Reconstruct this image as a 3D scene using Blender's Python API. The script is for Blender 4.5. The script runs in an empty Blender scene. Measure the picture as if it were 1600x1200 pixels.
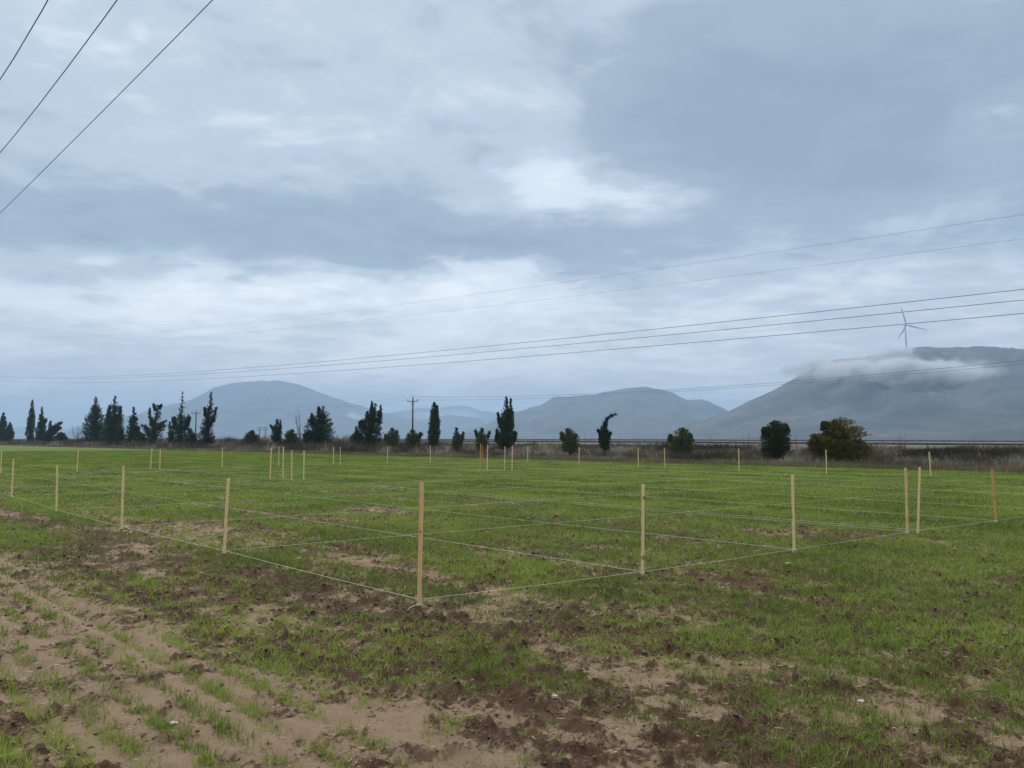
import bpy, math, random
import numpy as np

# ------------------------------------------------------------------ camera
sc = bpy.context.scene
F = 1200.0                      # focal length in pixels of the 1600 px wide photograph
EYE = 1.6
PITCH = math.atan(86 / F)
cam_d = bpy.data.cameras.new('camera'); cam = bpy.data.objects.new('camera', cam_d)
sc.collection.objects.link(cam); sc.camera = cam
cam.location = (0, 0, EYE); cam.rotation_euler = (math.pi / 2 + PITCH, 0, 0)
cam_d.sensor_width = 36; cam_d.lens = 36 * F / 1600
cam_d.clip_start = 0.1; cam_d.clip_end = 40000

# ------------------------------------------------------------------ render
sc.view_settings.view_transform = 'Standard'; sc.view_settings.look = 'None'
sc.view_settings.exposure = 0.46; sc.view_settings.gamma = 1.0
sc.cycles.max_bounces = 5; sc.cycles.diffuse_bounces = 3; sc.cycles.glossy_bounces = 2
sc.cycles.transmission_bounces = 2; sc.cycles.volume_bounces = 1; sc.cycles.transparent_max_bounces = 8
sc.cycles.volume_max_steps = 96

# ------------------------------------------------------------------ small node kit
class NK:
    def __init__(s, tree): s.t = tree; s.n = tree.nodes; s.l = tree.links
    def new(s, typ, **kw):
        n = s.n.new(typ)
        for k, v in kw.items(): setattr(n, k, v)
        return n
    def put(s, sock, v):
        if hasattr(v, 'is_output') or isinstance(v, bpy.types.NodeSocket): s.l.new(v, sock)
        elif v is not None: sock.default_value = v
    def math(s, op, a, b=None, c=None, clamp=False):
        n = s.new('ShaderNodeMath', operation=op); n.use_clamp = clamp
        s.put(n.inputs[0], a)
        if b is not None: s.put(n.inputs[1], b)
        if c is not None: s.put(n.inputs[2], c)
        return n.outputs[0]
    def mix(s, f, a, b):
        n = s.new('ShaderNodeMix', data_type='RGBA'); s.put(n.inputs[0], f)
        s.put(n.inputs[6], a if not isinstance(a, tuple) else (*a, 1)); s.put(n.inputs[7], b if not isinstance(b, tuple) else (*b, 1))
        return n.outputs[2]
    def ramp(s, v, lo, hi, a=0.0, b=1.0, smooth=True):
        n = s.new('ShaderNodeMapRange'); n.interpolation_type = 'SMOOTHSTEP' if smooth else 'LINEAR'
        s.put(n.inputs[0], v); n.inputs[1].default_value = lo; n.inputs[2].default_value = hi
        n.inputs[3].default_value = a; n.inputs[4].default_value = b
        return n.outputs[0]
    def noise(s, vec, scale, detail=4, rough=.55, dist=0.0):
        n = s.new('ShaderNodeTexNoise'); s.put(n.inputs['Vector'], vec)
        n.inputs['Scale'].default_value = scale; n.inputs['Detail'].default_value = detail
        n.inputs['Roughness'].default_value = rough; n.inputs['Distortion'].default_value = dist
        return n.outputs[0]
    def scale(s, vec, sx, sy, sz):
        n = s.new('ShaderNodeVectorMath', operation='MULTIPLY'); s.put(n.inputs[0], vec); n.inputs[1].default_value = (sx, sy, sz)
        return n.outputs[0]

SUN_EL, SUN_AZ = math.radians(48), math.radians(-20)      # a veiled sun, high and ahead of the camera, slightly left

# ------------------------------------------------------------------ world: overcast sky, as a function of direction only
w = bpy.data.worlds.new('World'); sc.world = w; w.use_nodes = True
k = NK(w.node_tree); k.n.clear()
tc = k.new('ShaderNodeTexCoord').outputs['Generated']
sep = k.new('ShaderNodeSeparateXYZ'); k.l.new(tc, sep.inputs[0])
dx, dy, dz = sep.outputs
az = k.math('ARCTAN2', dx, dy)
el = k.math('ARCSINE', dz)
zc = k.math('ADD', k.math('MAXIMUM', dz, 0.0), 0.13)
cv = k.new('ShaderNodeCombineXYZ')
k.put(cv.inputs[0], k.math('DIVIDE', dx, zc)); k.put(cv.inputs[1], k.math('DIVIDE', dy, zc)); cv.inputs[2].default_value = 3.7
P = cv.outputs[0]
n1 = k.noise(P, 0.75, 7, .58, .35)
n2 = k.noise(k.scale(P, 1, 1.3, 1), 2.2, 8, .64, .8)
n3 = k.noise(P, 0.28, 3, .5, .2)
wob = k.noise(P, 1.3, 5, .6)
waz = k.math('ADD', az, k.math('MULTIPLY', k.math('SUBTRACT', wob, .5), .22))
wob2 = k.noise(k.scale(P, 1.0, 1.0, 2.0), 1.7, 5, .6)
wel = k.math('ADD', el, k.math('MULTIPLY', k.math('SUBTRACT', wob2, .5), .15))
def px_dir(x, y):
    a = (x - 800) / F; b = (600 - y) / F
    d = np.array([a, math.cos(PITCH) - b * math.sin(PITCH), math.sin(PITCH) + b * math.cos(PITCH)]); d /= np.linalg.norm(d)
    return math.atan2(d[0], d[1]), math.asin(d[2])
# cloud masses: where they sit in the sky (given as the direction they are seen in), half sizes and how much lighter or darker they are
CLOUDS = [(60, 20, 150, 60, .25), (250, 190, 150, 50, .2), (400, 185, 60, 25, .35), (360, 85, 110, 45, -.5), (620, 60, 220, 60, .15), (640, 170, 160, 40, .1),
          (820, 170, 70, 50, .45), (830, 270, 60, 45, .6), (930, 300, 110, 40, .95), (1060, 320, 60, 22, .6), (880, 340, 110, 25, .35),
          (1200, 230, 340, 135, -1.05), (1080, 120, 200, 60, -.45), (1450, 170, 200, 120, -.5), (900, 400, 180, 30, -.6), (1250, 260, 40, 12, .2),
          (150, 320, 260, 50, -.45), (420, 375, 330, 45, -.85), (720, 370, 160, 40, -.5), (560, 290, 130, 35, -.15),
          (620, 435, 160, 30, .45), (120, 470, 260, 38, .75), (420, 470, 260, 30, .85), (770, 470, 150, 40, .95), (1010, 500, 130, 30, .6), (780, 560, 300, 45, .5), (300, 580, 300, 40, .35), (1150, 600, 200, 40, .5),
          (1100, 430, 220, 30, .2), (1400, 340, 170, 35, .3), (1380, 440, 170, 25, .3), (1570, 200, 60, 60, .35), (1200, 560, 120, 60, .25)]
acc = None
for (x, y, rx, ry, amp) in CLOUDS:
    a0, e0 = px_dir(x, y)
    u = k.math('DIVIDE', k.math('SUBTRACT', waz, a0), rx / F); v = k.math('DIVIDE', k.math('SUBTRACT', wel, e0), ry / F)
    r2 = k.math('ADD', k.math('MULTIPLY', u, u), k.math('MULTIPLY', v, v))
    g = k.math('MULTIPLY', k.math('EXPONENT', k.math('MULTIPLY', r2, -.8)), amp)
    acc = g if acc is None else k.math('ADD', acc, g)
n4 = k.noise(k.scale(P, 1, 1.2, 1), 6.0, 6, .6, .6)
det = k.math('ADD', k.math('ADD', k.math('MULTIPLY', k.math('SUBTRACT', n4, .5), 1.3), k.math('MULTIPLY', k.math('SUBTRACT', n1, .5), 2.0)), k.math('MULTIPLY', k.math('SUBTRACT', n2, .5), 1.8))
tone = k.math('ADD', k.math('ADD', k.math('MULTIPLY', acc, 1.0), det), .03)
cr = k.new('ShaderNodeValToRGB'); k.put(cr.inputs[0], k.math('ADD', k.math('MULTIPLY', tone, .33), .47))
cr.color_ramp.interpolation = 'EASE'
E_ = cr.color_ramp.elements
E_[0].position = 0.0; E_[0].color = (.230, .298, .378, 1)
E_[1].position = 1.0; E_[1].color = (.87, .89, .91, 1)
for pos, c in ((.28, (.284, .354, .436)), (.5, (.424, .494, .574)), (.72, (.626, .688, .748))):
    e = E_.new(pos); e.color = (*c, 1)
warm = k.ramp(el, .06, .24, 1, 0)
cc = k.mix(k.math('MULTIPLY', warm, .8), cr.outputs[0], k.mix(k.ramp(tone, -.2, 1.2), (.60, .60, .625), (.98, .94, .93)))
cc = k.mix(k.math('MULTIPLY', k.ramp(el, .62, 1.0), .8), cc, (.70, .68, .65))
zen = k.ramp(el, .60, 1.15, 1.0, 2.3)                       # an overcast sky is brightest overhead
low = k.ramp(el, -.08, .02, .25, 1.0)
ni = k.new('ShaderNodeTexSky', sky_type='NISHITA'); ni.sun_disc = False; ni.sun_elevation = SUN_EL; ni.sun_rotation = SUN_AZ
bg1 = k.new('ShaderNodeBackground'); k.put(bg1.inputs[0], ni.outputs[0]); bg1.inputs[1].default_value = .06
bg2 = k.new('ShaderNodeBackground'); k.put(bg2.inputs[0], cc); k.put(bg2.inputs[1], k.math('MULTIPLY', zen, low))
mx = k.new('ShaderNodeMixShader'); mx.inputs[0].default_value = .95
k.l.new(bg1.outputs[0], mx.inputs[1]); k.l.new(bg2.outputs[0], mx.inputs[2])
ow = k.new('ShaderNodeOutputWorld'); k.l.new(mx.outputs[0], ow.inputs[0])
w.cycles.sampling_method = 'MANUAL'; w.cycles.sample_map_resolution = 512

sd = bpy.data.lights.new('sun', 'SUN'); sd.energy = 1.3; sd.angle = math.radians(16); sd.color = (1, .97, .92)
so = bpy.data.objects.new('sun', sd); sc.collection.objects.link(so)
so.rotation_euler = (math.pi / 2 - SUN_EL, 0, math.pi - SUN_AZ + 0)   # light comes from ahead
so.location = (0, 0, 50)

# ------------------------------------------------------------------ coordinates
rng = np.random.default_rng(7)
L2 = np.array([-.693, .721]); N2 = np.array([.721, .693])          # along the crop rows, and across them
def ray(x, y):
    a = (x - 800) / F; b = (600 - y) / F
    return np.array([a, math.cos(PITCH) - b * math.sin(PITCH), math.sin(PITCH) + b * math.cos(PITCH)])
def ground(x, y, z=0.0):
    d = ray(x, y); t = (z - EYE) / d[2]
    return np.array([d[0] * t, d[1] * t, z])
def on_plane(x, y, p):
    d = ray(x, y); t = p / (N2 @ d[:2]); return np.array([0, 0, EYE]) + d * t
def at_depth(x, y, Y):
    d = ray(x, y); t = Y / d[1]; return np.array([0, 0, EYE]) + d * t

# ------------------------------------------------------------------ numpy gradient-free value noise
_T = rng.random((256, 256))
def vnoise(x, y):
    xi = np.floor(x).astype(np.int64); yi = np.floor(y).astype(np.int64); fx = x - xi; fy = y - yi
    fx = fx * fx * (3 - 2 * fx); fy = fy * fy * (3 - 2 * fy)
    a = _T[xi & 255, yi & 255]; b = _T[(xi + 1) & 255, yi & 255]; c = _T[xi & 255, (yi + 1) & 255]; d = _T[(xi + 1) & 255, (yi + 1) & 255]
    return (a * (1 - fx) + b * fx) * (1 - fy) + (c * (1 - fx) + d * fx) * fy
def fbm(x, y, o=4, r=.5):
    s = 0; a = 1; t = 0
    for i in range(o):
        s = s + a * vnoise(x * 2 ** i + 17.3 * i, y * 2 ** i + 9.1 * i); t += a; a *= r
    return s / t
def sstep(x, a, b):
    t = np.clip((x - a) / (b - a), 0, 1); return t * t * (3 - 2 * t)

# ------------------------------------------------------------------ object helpers
def tag(o, label=None, cat=None, group=None, kind=None):
    if label: o['label'] = label
    if cat: o['category'] = cat
    if group: o['group'] = group
    if kind: o['kind'] = kind
    return o
def link(o, parent=None):
    sc.collection.objects.link(o)
    if parent is not None: o.parent = parent
    return o
def empty(name, loc, label=None, cat=None, group=None):
    o = bpy.data.objects.new(name, None); o.location = tuple(loc); o.empty_display_size = .1
    return tag(link(o), label, cat, group)
def mesh_np(name, V, Fc, mat, parent=None, loc=None, attrs=None, smooth=False, Fc2=None):
    """V (n,3); Fc (m,k) polygons of k corners; Fc2 a second block of another corner count"""
    me = bpy.data.meshes.new(name)
    blocks = [np.asarray(b, dtype=np.int32) for b in (Fc, Fc2) if b is not None and len(b)]
    me.vertices.add(len(V)); me.vertices.foreach_set('co', np.asarray(V, dtype=np.float32).ravel())
    flat = np.concatenate([b.ravel() for b in blocks]); tot = np.concatenate([np.full(len(b), b.shape[1], dtype=np.int32) for b in blocks])
    st = np.concatenate([[0], np.cumsum(tot)[:-1]]).astype(np.int32)
    me.loops.add(len(flat)); me.loops.foreach_set('vertex_index', flat)
    me.polygons.add(len(tot)); me.polygons.foreach_set('loop_start', st)
    if smooth: me.polygons.foreach_set('use_smooth', np.ones(len(tot), dtype=bool))
    me.update(calc_edges=True)
    for an, arr in (attrs or {}).items():
        a = me.attributes.new(an, 'FLOAT', 'POINT'); a.data.foreach_set('value', np.asarray(arr, dtype=np.float32))
    if mat: me.materials.append(mat)
    o = bpy.data.objects.new(name, me)
    if loc is not None: o.location = tuple(loc)
    return link(o, parent)
class MB:
    """collects boxes and tubes into one mesh"""
    def __init__(s): s.v = []; s.f = []; s.n = 0
    def add(s, V, Fs):
        s.v.append(np.asarray(V, float)); s.f += [tuple(i + s.n for i in f) for f in Fs]; s.n += len(V)
    def box(s, c, sx, sy, sz, rot=0.0):
        c = np.asarray(c, float); ca, sa = math.cos(rot), math.sin(rot)
        V = []
        for x, y, z in ((-1, -1, -1), (1, -1, -1), (1, 1, -1), (-1, 1, -1), (-1, -1, 1), (1, -1, 1), (1, 1, 1), (-1, 1, 1)):
            a, b = x * sx / 2, y * sy / 2; V.append(c + [a * ca - b * sa, a * sa + b * ca, z * sz / 2])
        s.add(V, [(0, 3, 2, 1), (4, 5, 6, 7), (0, 1, 5, 4), (1, 2, 6, 5), (2, 3, 7, 6), (3, 0, 4, 7)])
    def tube(s, pts, rad, n=6):
        pts = [np.asarray(p, float) for p in pts]
        if not hasattr(rad, '__len__'): rad = [rad] * len(pts)
        V = []
        for i, p in enumerate(pts):
            d = pts[min(i + 1, len(pts) - 1)] - pts[max(i - 1, 0)]; d = d / (np.linalg.norm(d) + 1e-9)
            up = np.array([0, 0, 1.0]) if abs(d[2]) < .9 else np.array([1.0, 0, 0])
            a = np.cross(d, up); a /= np.linalg.norm(a); b = np.cross(d, a)
            for j in range(n):
                t = 2 * math.pi * j / n; V.append(p + rad[i] * (a * math.cos(t) + b * math.sin(t)))
        Fs = []
        for i in range(len(pts) - 1):
            for j in range(n): Fs.append((i * n + j, i * n + (j + 1) % n, (i + 1) * n + (j + 1) % n, (i + 1) * n + j))
        Fs += [tuple(range(n - 1, -1, -1)), tuple((len(pts) - 1) * n + j for j in range(n))]
        s.add(V, Fs)
    def build(s, name, mat, parent=None, loc=None, smooth=False):
        me = bpy.data.meshes.new(name); me.from_pydata(np.concatenate(s.v).tolist(), [], s.f); me.update()
        if smooth: me.polygons.foreach_set('use_smooth', np.ones(len(me.polygons), dtype=bool))
        me.materials.append(mat); o = bpy.data.objects.new(name, me)
        if loc is not None: o.location = tuple(loc)
        return link(o, parent)

# ------------------------------------------------------------------ materials
def material(name):
    m = bpy.data.materials.new(name); m.use_nodes = True; kk = NK(m.node_tree); b = m.node_tree.nodes['Principled BSDF']
    return m, kk, b
def simple(name, c1, c2, scale, rough=.8, stretch=(1, 1, 1), bump=0, metal=0, detail=5):
    m, kk, b = material(name); co = kk.new('ShaderNodeTexCoord').outputs['Object']
    n = kk.noise(kk.scale(co, *stretch), scale, detail, .6)
    kk.put(b.inputs['Base Color'], kk.mix(kk.ramp(n, .3, .7), c1, c2)); b.inputs['Roughness'].default_value = rough; b.inputs['Metallic'].default_value = metal
    if bump:
        bn = kk.new('ShaderNodeBump'); bn.inputs['Strength'].default_value = bump; bn.inputs['Distance'].default_value = .01; kk.put(bn.inputs['Height'], n)
        kk.l.new(bn.outputs[0], b.inputs['Normal'])
    return m
def leafy(name, c1, c2, c3=None, trans=.25, rough=.65):
    """colour varies per leaf with the attribute 'tint' (0..1)"""
    m, kk, b = material(name); at = kk.new('ShaderNodeAttribute', attribute_name='tint').outputs['Fac']
    c = kk.mix(kk.ramp(at, 0, .8, smooth=False), c1, c2)
    if c3: c = kk.mix(kk.ramp(at, .8, 1.0, smooth=False), c, c3)
    kk.put(b.inputs['Base Color'], c); b.inputs['Roughness'].default_value = rough
    b.inputs['Specular IOR Level'].default_value = .25
    if trans:
        tr = kk.new('ShaderNodeBsdfTranslucent'); kk.put(tr.inputs[0], c); ms = kk.new('ShaderNodeMixShader'); ms.inputs[0].default_value = trans
        kk.l.new(b.outputs[0], ms.inputs[1]); kk.l.new(tr.outputs[0], ms.inputs[2]); kk.l.new(ms.outputs[0], kk.n['Material Output'].inputs[0])
    return m
def wood(name, c1, c2):
    m, kk, b = material(name); tcn = kk.new('ShaderNodeTexCoord').outputs['Object']; inf = kk.new('ShaderNodeObjectInfo')
    sh = kk.new('ShaderNodeVectorMath', operation='ADD'); kk.put(sh.inputs[0], tcn); kk.put(sh.inputs[1], inf.outputs['Location'])
    g = kk.noise(kk.scale(sh.outputs[0], 6, 6, .35), 26, 5, .65, .6); kn = kk.noise(kk.scale(sh.outputs[0], 1, 1, .6), 17, 2, .4)
    c = kk.mix(kk.ramp(g, .35, .68), c1, c2); c = kk.mix(kk.math('MULTIPLY', kk.ramp(kn, .66, .72), .75), c, (.16, .075, .03))
    sp_ = kk.new('ShaderNodeSeparateXYZ'); kk.put(sp_.inputs[0], tcn)
    mud = kk.ramp(kk.math('ADD', sp_.outputs[2], kk.math('MULTIPLY', kk.noise(sh.outputs[0], 30, 4, .7), -.09)), .02, -.01)
    c = kk.mix(kk.math('MULTIPLY', mud, .85), c, (.10, .062, .038))
    kk.put(b.inputs['Base Color'], c); b.inputs['Roughness'].default_value = .78
    bn_ = kk.new('ShaderNodeBump'); bn_.inputs['Strength'].default_value = .35; bn_.inputs['Distance'].default_value = .004; kk.put(bn_.inputs['Height'], g); kk.l.new(bn_.outputs[0], b.inputs['Normal'])
    return m
M_wood = wood('pine_wood', (.84, .55, .28), (.58, .33, .145))
M_wood_orange = wood('orange_stained_wood', (.74, .38, .13), (.50, .23, .07))
M_wood_pale = wood('pale_pine_wood', (.88, .65, .36), (.68, .46, .23))
M_string = simple('white_string', (.72, .70, .58), (.52, .52, .40), 8, .8)
M_wire = simple('dark_aluminium_cable', (.06, .055, .07), (.035, .035, .045), 3, .6)
M_wire_grey = simple('weathered_cable', (.20, .21, .23), (.14, .15, .17), 3, .6)
M_pole = simple('tarred_wood_pole', (.060, .042, .036), (.035, .026, .024), 6, .85, (2, 2, .2))
M_steel = simple('galvanised_steel', (.34, .35, .36), (.22, .23, .24), 5, .45, (1, 1, 3), 0, .55)
M_white = simple('turbine_paint', (.24, .25, .27), (.20, .21, .23), 2, .5)
M_ceramic = simple('brown_ceramic', (.06, .04, .035), (.03, .02, .02), 9, .35)
M_bark = simple('bark', (.085, .065, .05), (.04, .03, .025), 9, .9, (1, 1, .3), .3)
M_twig = simple('grey_twig', (.16, .125, .105), (.09, .07, .06), 9, .9)
M_blade = leafy('young_wheat_blade', (.108, .158, .024), (.270, .350, .055), (.36, .33, .13), .35)
M_cyp = leafy('cypress_foliage', (.016, .032, .015), (.052, .080, .034), (.105, .115, .050), .1)
M_cypb = leafy('browning_cypress_foliage', (.018, .018, .012), (.050, .038, .026), (.095, .055, .035), .1)
M_bush = leafy('shrub_foliage', (.050, .075, .026), (.150, .185, .070), (.27, .30, .14), .2)
M_bushd = leafy('dark_shrub_foliage', (.026, .040, .014), (.085, .100, .034), (.14, .14, .05), .2)
M_orange = leafy('orange_green_foliage', (.040, .055, .012), (.22, .165, .028), (.36, .19, .03), .2)
M_dry = leafy('dry_grass_stalk', (.11, .105, .045), (.29, .225, .135), (.50, .40, .26), .15, .85)
M_brush = leafy('bare_brush_twig', (.048, .042, .026), (.180, .145, .100), (.40, .35, .27), .05, .9)
M_weed = leafy('verge_weed', (.055, .080, .020), (.13, .16, .045), (.15, .14, .07), .2)
M_clod = simple('moist_clod', (.125, .082, .054), (.052, .032, .021), 4, .9, (1, 1, 1), .3)
M_asphalt = simple('asphalt', (.06, .06, .062), (.045, .045, .047), 8, .9)
M_stone = simple('pale_stone', (.62, .57, .46), (.45, .41, .33), 30, .8)
M_straw = simple('straw', (.50, .42, .28), (.36, .29, .18), 10, .85)

# ------------------------------------------------------------------ field maps: soil colour, crop cover and height as functions of the place
def pq(x, y): return x * N2[0] + y * N2[1], x * L2[0] + y * L2[1]
def blobs(p, q, lst):
    s = 0
    for (x, y, sp, sq, a) in lst:
        g = ground(x, y); p0, q0 = pq(g[0], g[1]); s = s + a * np.exp(-((p - p0) / sp) ** 2 - ((q - q0) / sq) ** 2)
    return s
VEG = [(1180, 980, .5, .8, .35), (1230, 1110, .22, .5, .6), (1240, 1180, .12, .35, .6), (1500, 1010, .4, .9, .5), (1330, 930, .5, 1, .3), (1130, 1090, .14, .2, .3), (1080, 1150, .10, .18, .2),
       (1450, 1110, .35, .45, -.6), (1560, 1190, .5, .5, -.4), (900, 1110, .3, .6, -.75), (520, 1130, .35, .45, -.8), (700, 1180, .4, .5, -.7), (980, 1180, .3, .3, -.6), (1080, 1120, .25, .25, -.5), (830, 1030, .18, .4, .25),
       (1010, 1000, .3, .5, .1), (560, 1000, .18, .8, -.2), (300, 1040, .25, .7, -.35), (100, 940, .3, .9, -.3), (380, 960, .4, .9, .25), (100, 860, .6, 1.6, .2), (950, 925, .3, .7, .35), (1250, 970, .3, .5, .25), (1100, 930, .35, .5, .3),
       (1490, 940, .5, 1, .25), (1100, 960, .15, .4, -.2), (1220, 920, .10, .8, -.3), (1500, 870, .8, 2, .25), (1330, 870, .5, 1.0, .25)]
DARK = [(950, 1125, .25, .35, -.35), (620, 1115, .25, .4, -.4), (1420, 1110, .35, .5, -.4), (1090, 1110, .2, .3, -.3), (700, 975, .28, .9, .7), (950, 985, .30, .8, .65), (1010, 1010, .14, .5, .5), (450, 910, .28, 1.2, .55), (200, 850, .5, 1.8, .35), (820, 1150, .11, .7, .9), (600, 1040, .12, .8, .6), (1120, 1000, .25, .6, .3),
        (1230, 1150, .18, .4, .45), (1390, 1170, .25, .35, .35), (560, 1170, .18, .3, .5), (1580, 1120, .2, .3, .5), (100, 1190, .3, .4, .35), (30, 1150, .2, .4, .4), (1150, 890, .2, .7, .4), (1300, 905, .12, .9, .45), (860, 1120, .08, .3, .5), (640, 1180, .15, .3, .5), (1180, 1180, .2, .3, .5), (1540, 1180, .2, .3, .4)]
def field_maps(x, y):
    p, q = pq(x, y)
    edge = sstep(p, 41.6, 42.4)
    st = fbm(p * 1.6, q * .28, 4)            # streaks along the rows
    pat = fbm(x * .55 + 30, y * .55, 4)
    fine = fbm(x * 3.1, y * 3.1 + 50, 4, .6)
    base = np.where(p > 4.5, .96, np.where(p > 2.45, .68, .44))
    base = base + .25 * sstep(p, 12, 20) + .25 * sstep(p, 32, 34.5)
    nearmask = 1 - sstep(p, 5.0, 9.0)
    fine2 = fbm(x * 9.0 + 7, y * 9.0, 3, .6)
    veg = base + (st - .5) * (1.7 + .5 * sstep(p, 4.5, 6)) + (pat - .5) * 1.0 + (fine - .5) * 1.1 + (fine2 - .5) * 1.0
    veg = veg + blobs(p, q, VEG)
    rows = .5 + .5 * np.cos(2 * math.pi * (p / .235 + .12 * (fbm(q * .6, p * .3, 2) - .5)))
    leftrows = (1 - sstep(p, 2.3, 2.7)) * sstep(q, -1.6, .2)
    # on the bare strip the crop stands only in its drill rows
    veg = veg * (1 - .9 * leftrows) + leftrows * .9 * ((rows ** 1.6) * (.98 + (pat - .5) * 2.2 + (fine - .5) * 1.6 + .8 * blobs(p, q, VEG)))
    veg = veg * (1 - .35 * nearmask * (1 - leftrows) * (1 - rows))
    veg = np.clip(veg, 0, 1) * (1 - edge)
    dk = fbm(x * 5 + 11, y * 5, 5, .8); dk2 = fbm(x * .9 + 70, y * .9, 3)
    dark = .14 + .36 * sstep(p - .75 * (1 - sstep(q, 3.4, 4.6)), 2.3, 2.6) + .24 * sstep(p, 4.5, 7) + (dk - .5) * 3.2 + (dk2 - .5) * .8 + blobs(p, q, DARK) * .85 + .30 * np.exp(-((p - 3.7) / .6) ** 2) * sstep(q, -.5, 1.5) + .55 * np.exp(-((p - 2.82) / .12) ** 2)
    dark = dark + (st - .5) * .8  - .25 * np.exp(-((p - 2.0) / .10) ** 2)
    dark = np.clip(dark, 0, 1)
    return p, q, veg, dark, rows, edge
def road_z(q):  return .70 + .15 * np.clip((q + 12) / 60, 0, 1)
def bank(p, q):
    return road_z(q) * (sstep(p, 46.5, 54.0) * (1 - sstep(p, 67, 73)))
def height(x, y, p, q, dark, rows):
    r = np.hypot(x, y); near = 1 - sstep(r, 25, 60)
    h = (fbm(x * .5, y * .5 + 9, 3) - .5) * .06
    lump = fbm(x * 9, y * 9 + 31, 3, .6); l2 = fbm(x * 24 + 5, y * 24, 2)
    h = h + near * ((rows - .5) * -.012 + np.clip(lump - .48, 0, 1) * (.035 + .17 * dark) + (l2 - .5) * (.008 + .034 * dark))
    track = np.exp(-((p - 2.12) / .07) ** 2) + np.exp(-((p - 1.35) / .06) ** 2)
    h = h - .02 * track * (1 - sstep(r, 15, 30))
    return h * (1 - sstep(p, 41, 43)) + bank(p, q)

# ground: one sheet around the camera out to the horizon, finest where one looks
ang = np.concatenate([np.linspace(-50, 50, 1150), np.linspace(53, 307, 60)]) * math.pi / 180
rad = [1.3]
while rad[-1] < 260: rad.append(rad[-1] * 1.0048)
while rad[-1] < 9000: rad.append(rad[-1] * 1.06)
rad = np.array(rad); na, nr = len(ang), len(rad)
A, R_ = np.meshgrid(ang, rad)
gx = (R_ * np.sin(A)).ravel(); gy = (R_ * np.cos(A)).ravel()
p, q, veg, dark, rows, edge = field_maps(gx, gy)
gz = height(gx, gy, p, q, dark, rows)
rr = np.hypot(gx, gy)
cover = veg * (.35 + .65 * sstep(rr, 6, 32)) * (1 - edge)
ii = np.arange((nr - 1) * na).reshape(nr - 1, na); jj = np.roll(ii, -1, axis=1)
quads = np.stack([ii, jj, jj + na, ii + na], -1).reshape(-1, 4)
V = np.stack([gx, gy, gz], 1); V = np.vstack([V, [[0, 0, 0]]])
ci = len(V) - 1; j0 = np.arange(na); fan = np.stack([np.full(na, ci), np.roll(j0, -1), j0], 1)
def ext(a): return np.append(a, 0)
mg, kg, bg = material('field_soil')
geo = kg.new('ShaderNodeNewGeometry').outputs['Position']
def att(n): return kg.new('ShaderNodeAttribute', attribute_name=n).outputs['Fac']
nf = kg.noise(geo, 26, 6, .72); nm = kg.noise(geo, 6, 5, .65); nb = kg.noise(geo, .02, 4, .5)
dmix = kg.math('ADD', att('dark'), kg.math('MULTIPLY', kg.math('SUBTRACT', nf, .5), 2.3), clamp=True)
ns = kg.noise(geo, 95, 4, .7); nw = kg.noise(geo, 1.7, 5, .6)
soil = kg.mix(kg.ramp(dmix, .15, .75), kg.mix(nm, (.215, .148, .088), (.300, .215, .140)), kg.mix(nm, (.045, .022, .012), (.105, .057, .032)))
soil = kg.mix(kg.math('MULTIPLY', kg.ramp(ns, .56, .70), .55), soil, (.36, .27, .185)); soil = kg.mix(kg.math('MULTIPLY', kg.ramp(ns, .46, .32), .65), soil, (.050, .030, .018)); soil = kg.mix(kg.math('MULTIPLY', kg.ramp(nw, .5, .68), .35), soil, (.15, .098, .06))
grn = kg.mix(kg.ramp(nm, .3, .7), (.075, .110, .014), (.105, .148, .022))
cmix = kg.math('ADD', att('cover'), kg.math('MULTIPLY', kg.math('SUBTRACT', kg.noise(geo, 22, 5, .7), .5), 1.3), clamp=True)
col = kg.mix(kg.ramp(cmix, .25, .7), soil, grn)
vcol = kg.mix(kg.ramp(kg.noise(geo, .8, 5, .6), .35, .65), (.085, .065, .045), (.060, .068, .030))
pcol = kg.mix(kg.ramp(nb, .4, .6), (.085, .095, .045), (.13, .11, .075))
col = kg.mix(att('verge'), col, vcol); col = kg.mix(att('plain'), col, pcol)
kg.put(bg.inputs['Base Color'], col); bg.inputs['Roughness'].default_value = .92; bg.inputs['Specular IOR Level'].default_value = .2
bn = kg.new('ShaderNodeBump'); bn.inputs['Strength'].default_value = .9; bn.inputs['Distance'].default_value = .02
kg.put(bn.inputs['Height'], kg.noise(geo, 45, 6, .75)); kg.l.new(bn.outputs[0], bg.inputs['Normal'])
gr = mesh_np('ground', V, quads, mg, attrs={'cover': ext(cover), 'dark': ext(dark), 'verge': ext(edge), 'plain': ext(sstep(p, 70, 74) + sstep(rr, 300, 400) * (1 - sstep(p, 70, 74)))}, smooth=True, Fc2=fan)
tag(gr, kind='structure')
del A, R_, V, quads

def gz_at(x, y):
    x = np.atleast_1d(np.asarray(x, float)); y = np.atleast_1d(np.asarray(y, float))
    p, q, veg, dark, rows, edge = field_maps(x, y); return height(x, y, p, q, dark, rows)

# road on its low embankment
qs = np.linspace(-60, 420, 97); Vr = []
for qv in qs:
    for pv in (57.0, 66.0):
        c = N2 * pv + L2 * qv; Vr.append((c[0], c[1], float(road_z(qv)) + .03))
i = np.arange(96) * 2
tag(mesh_np('road', np.array(Vr), np.stack([i, i + 1, i + 3, i + 2], 1), M_asphalt), kind='structure')

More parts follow.
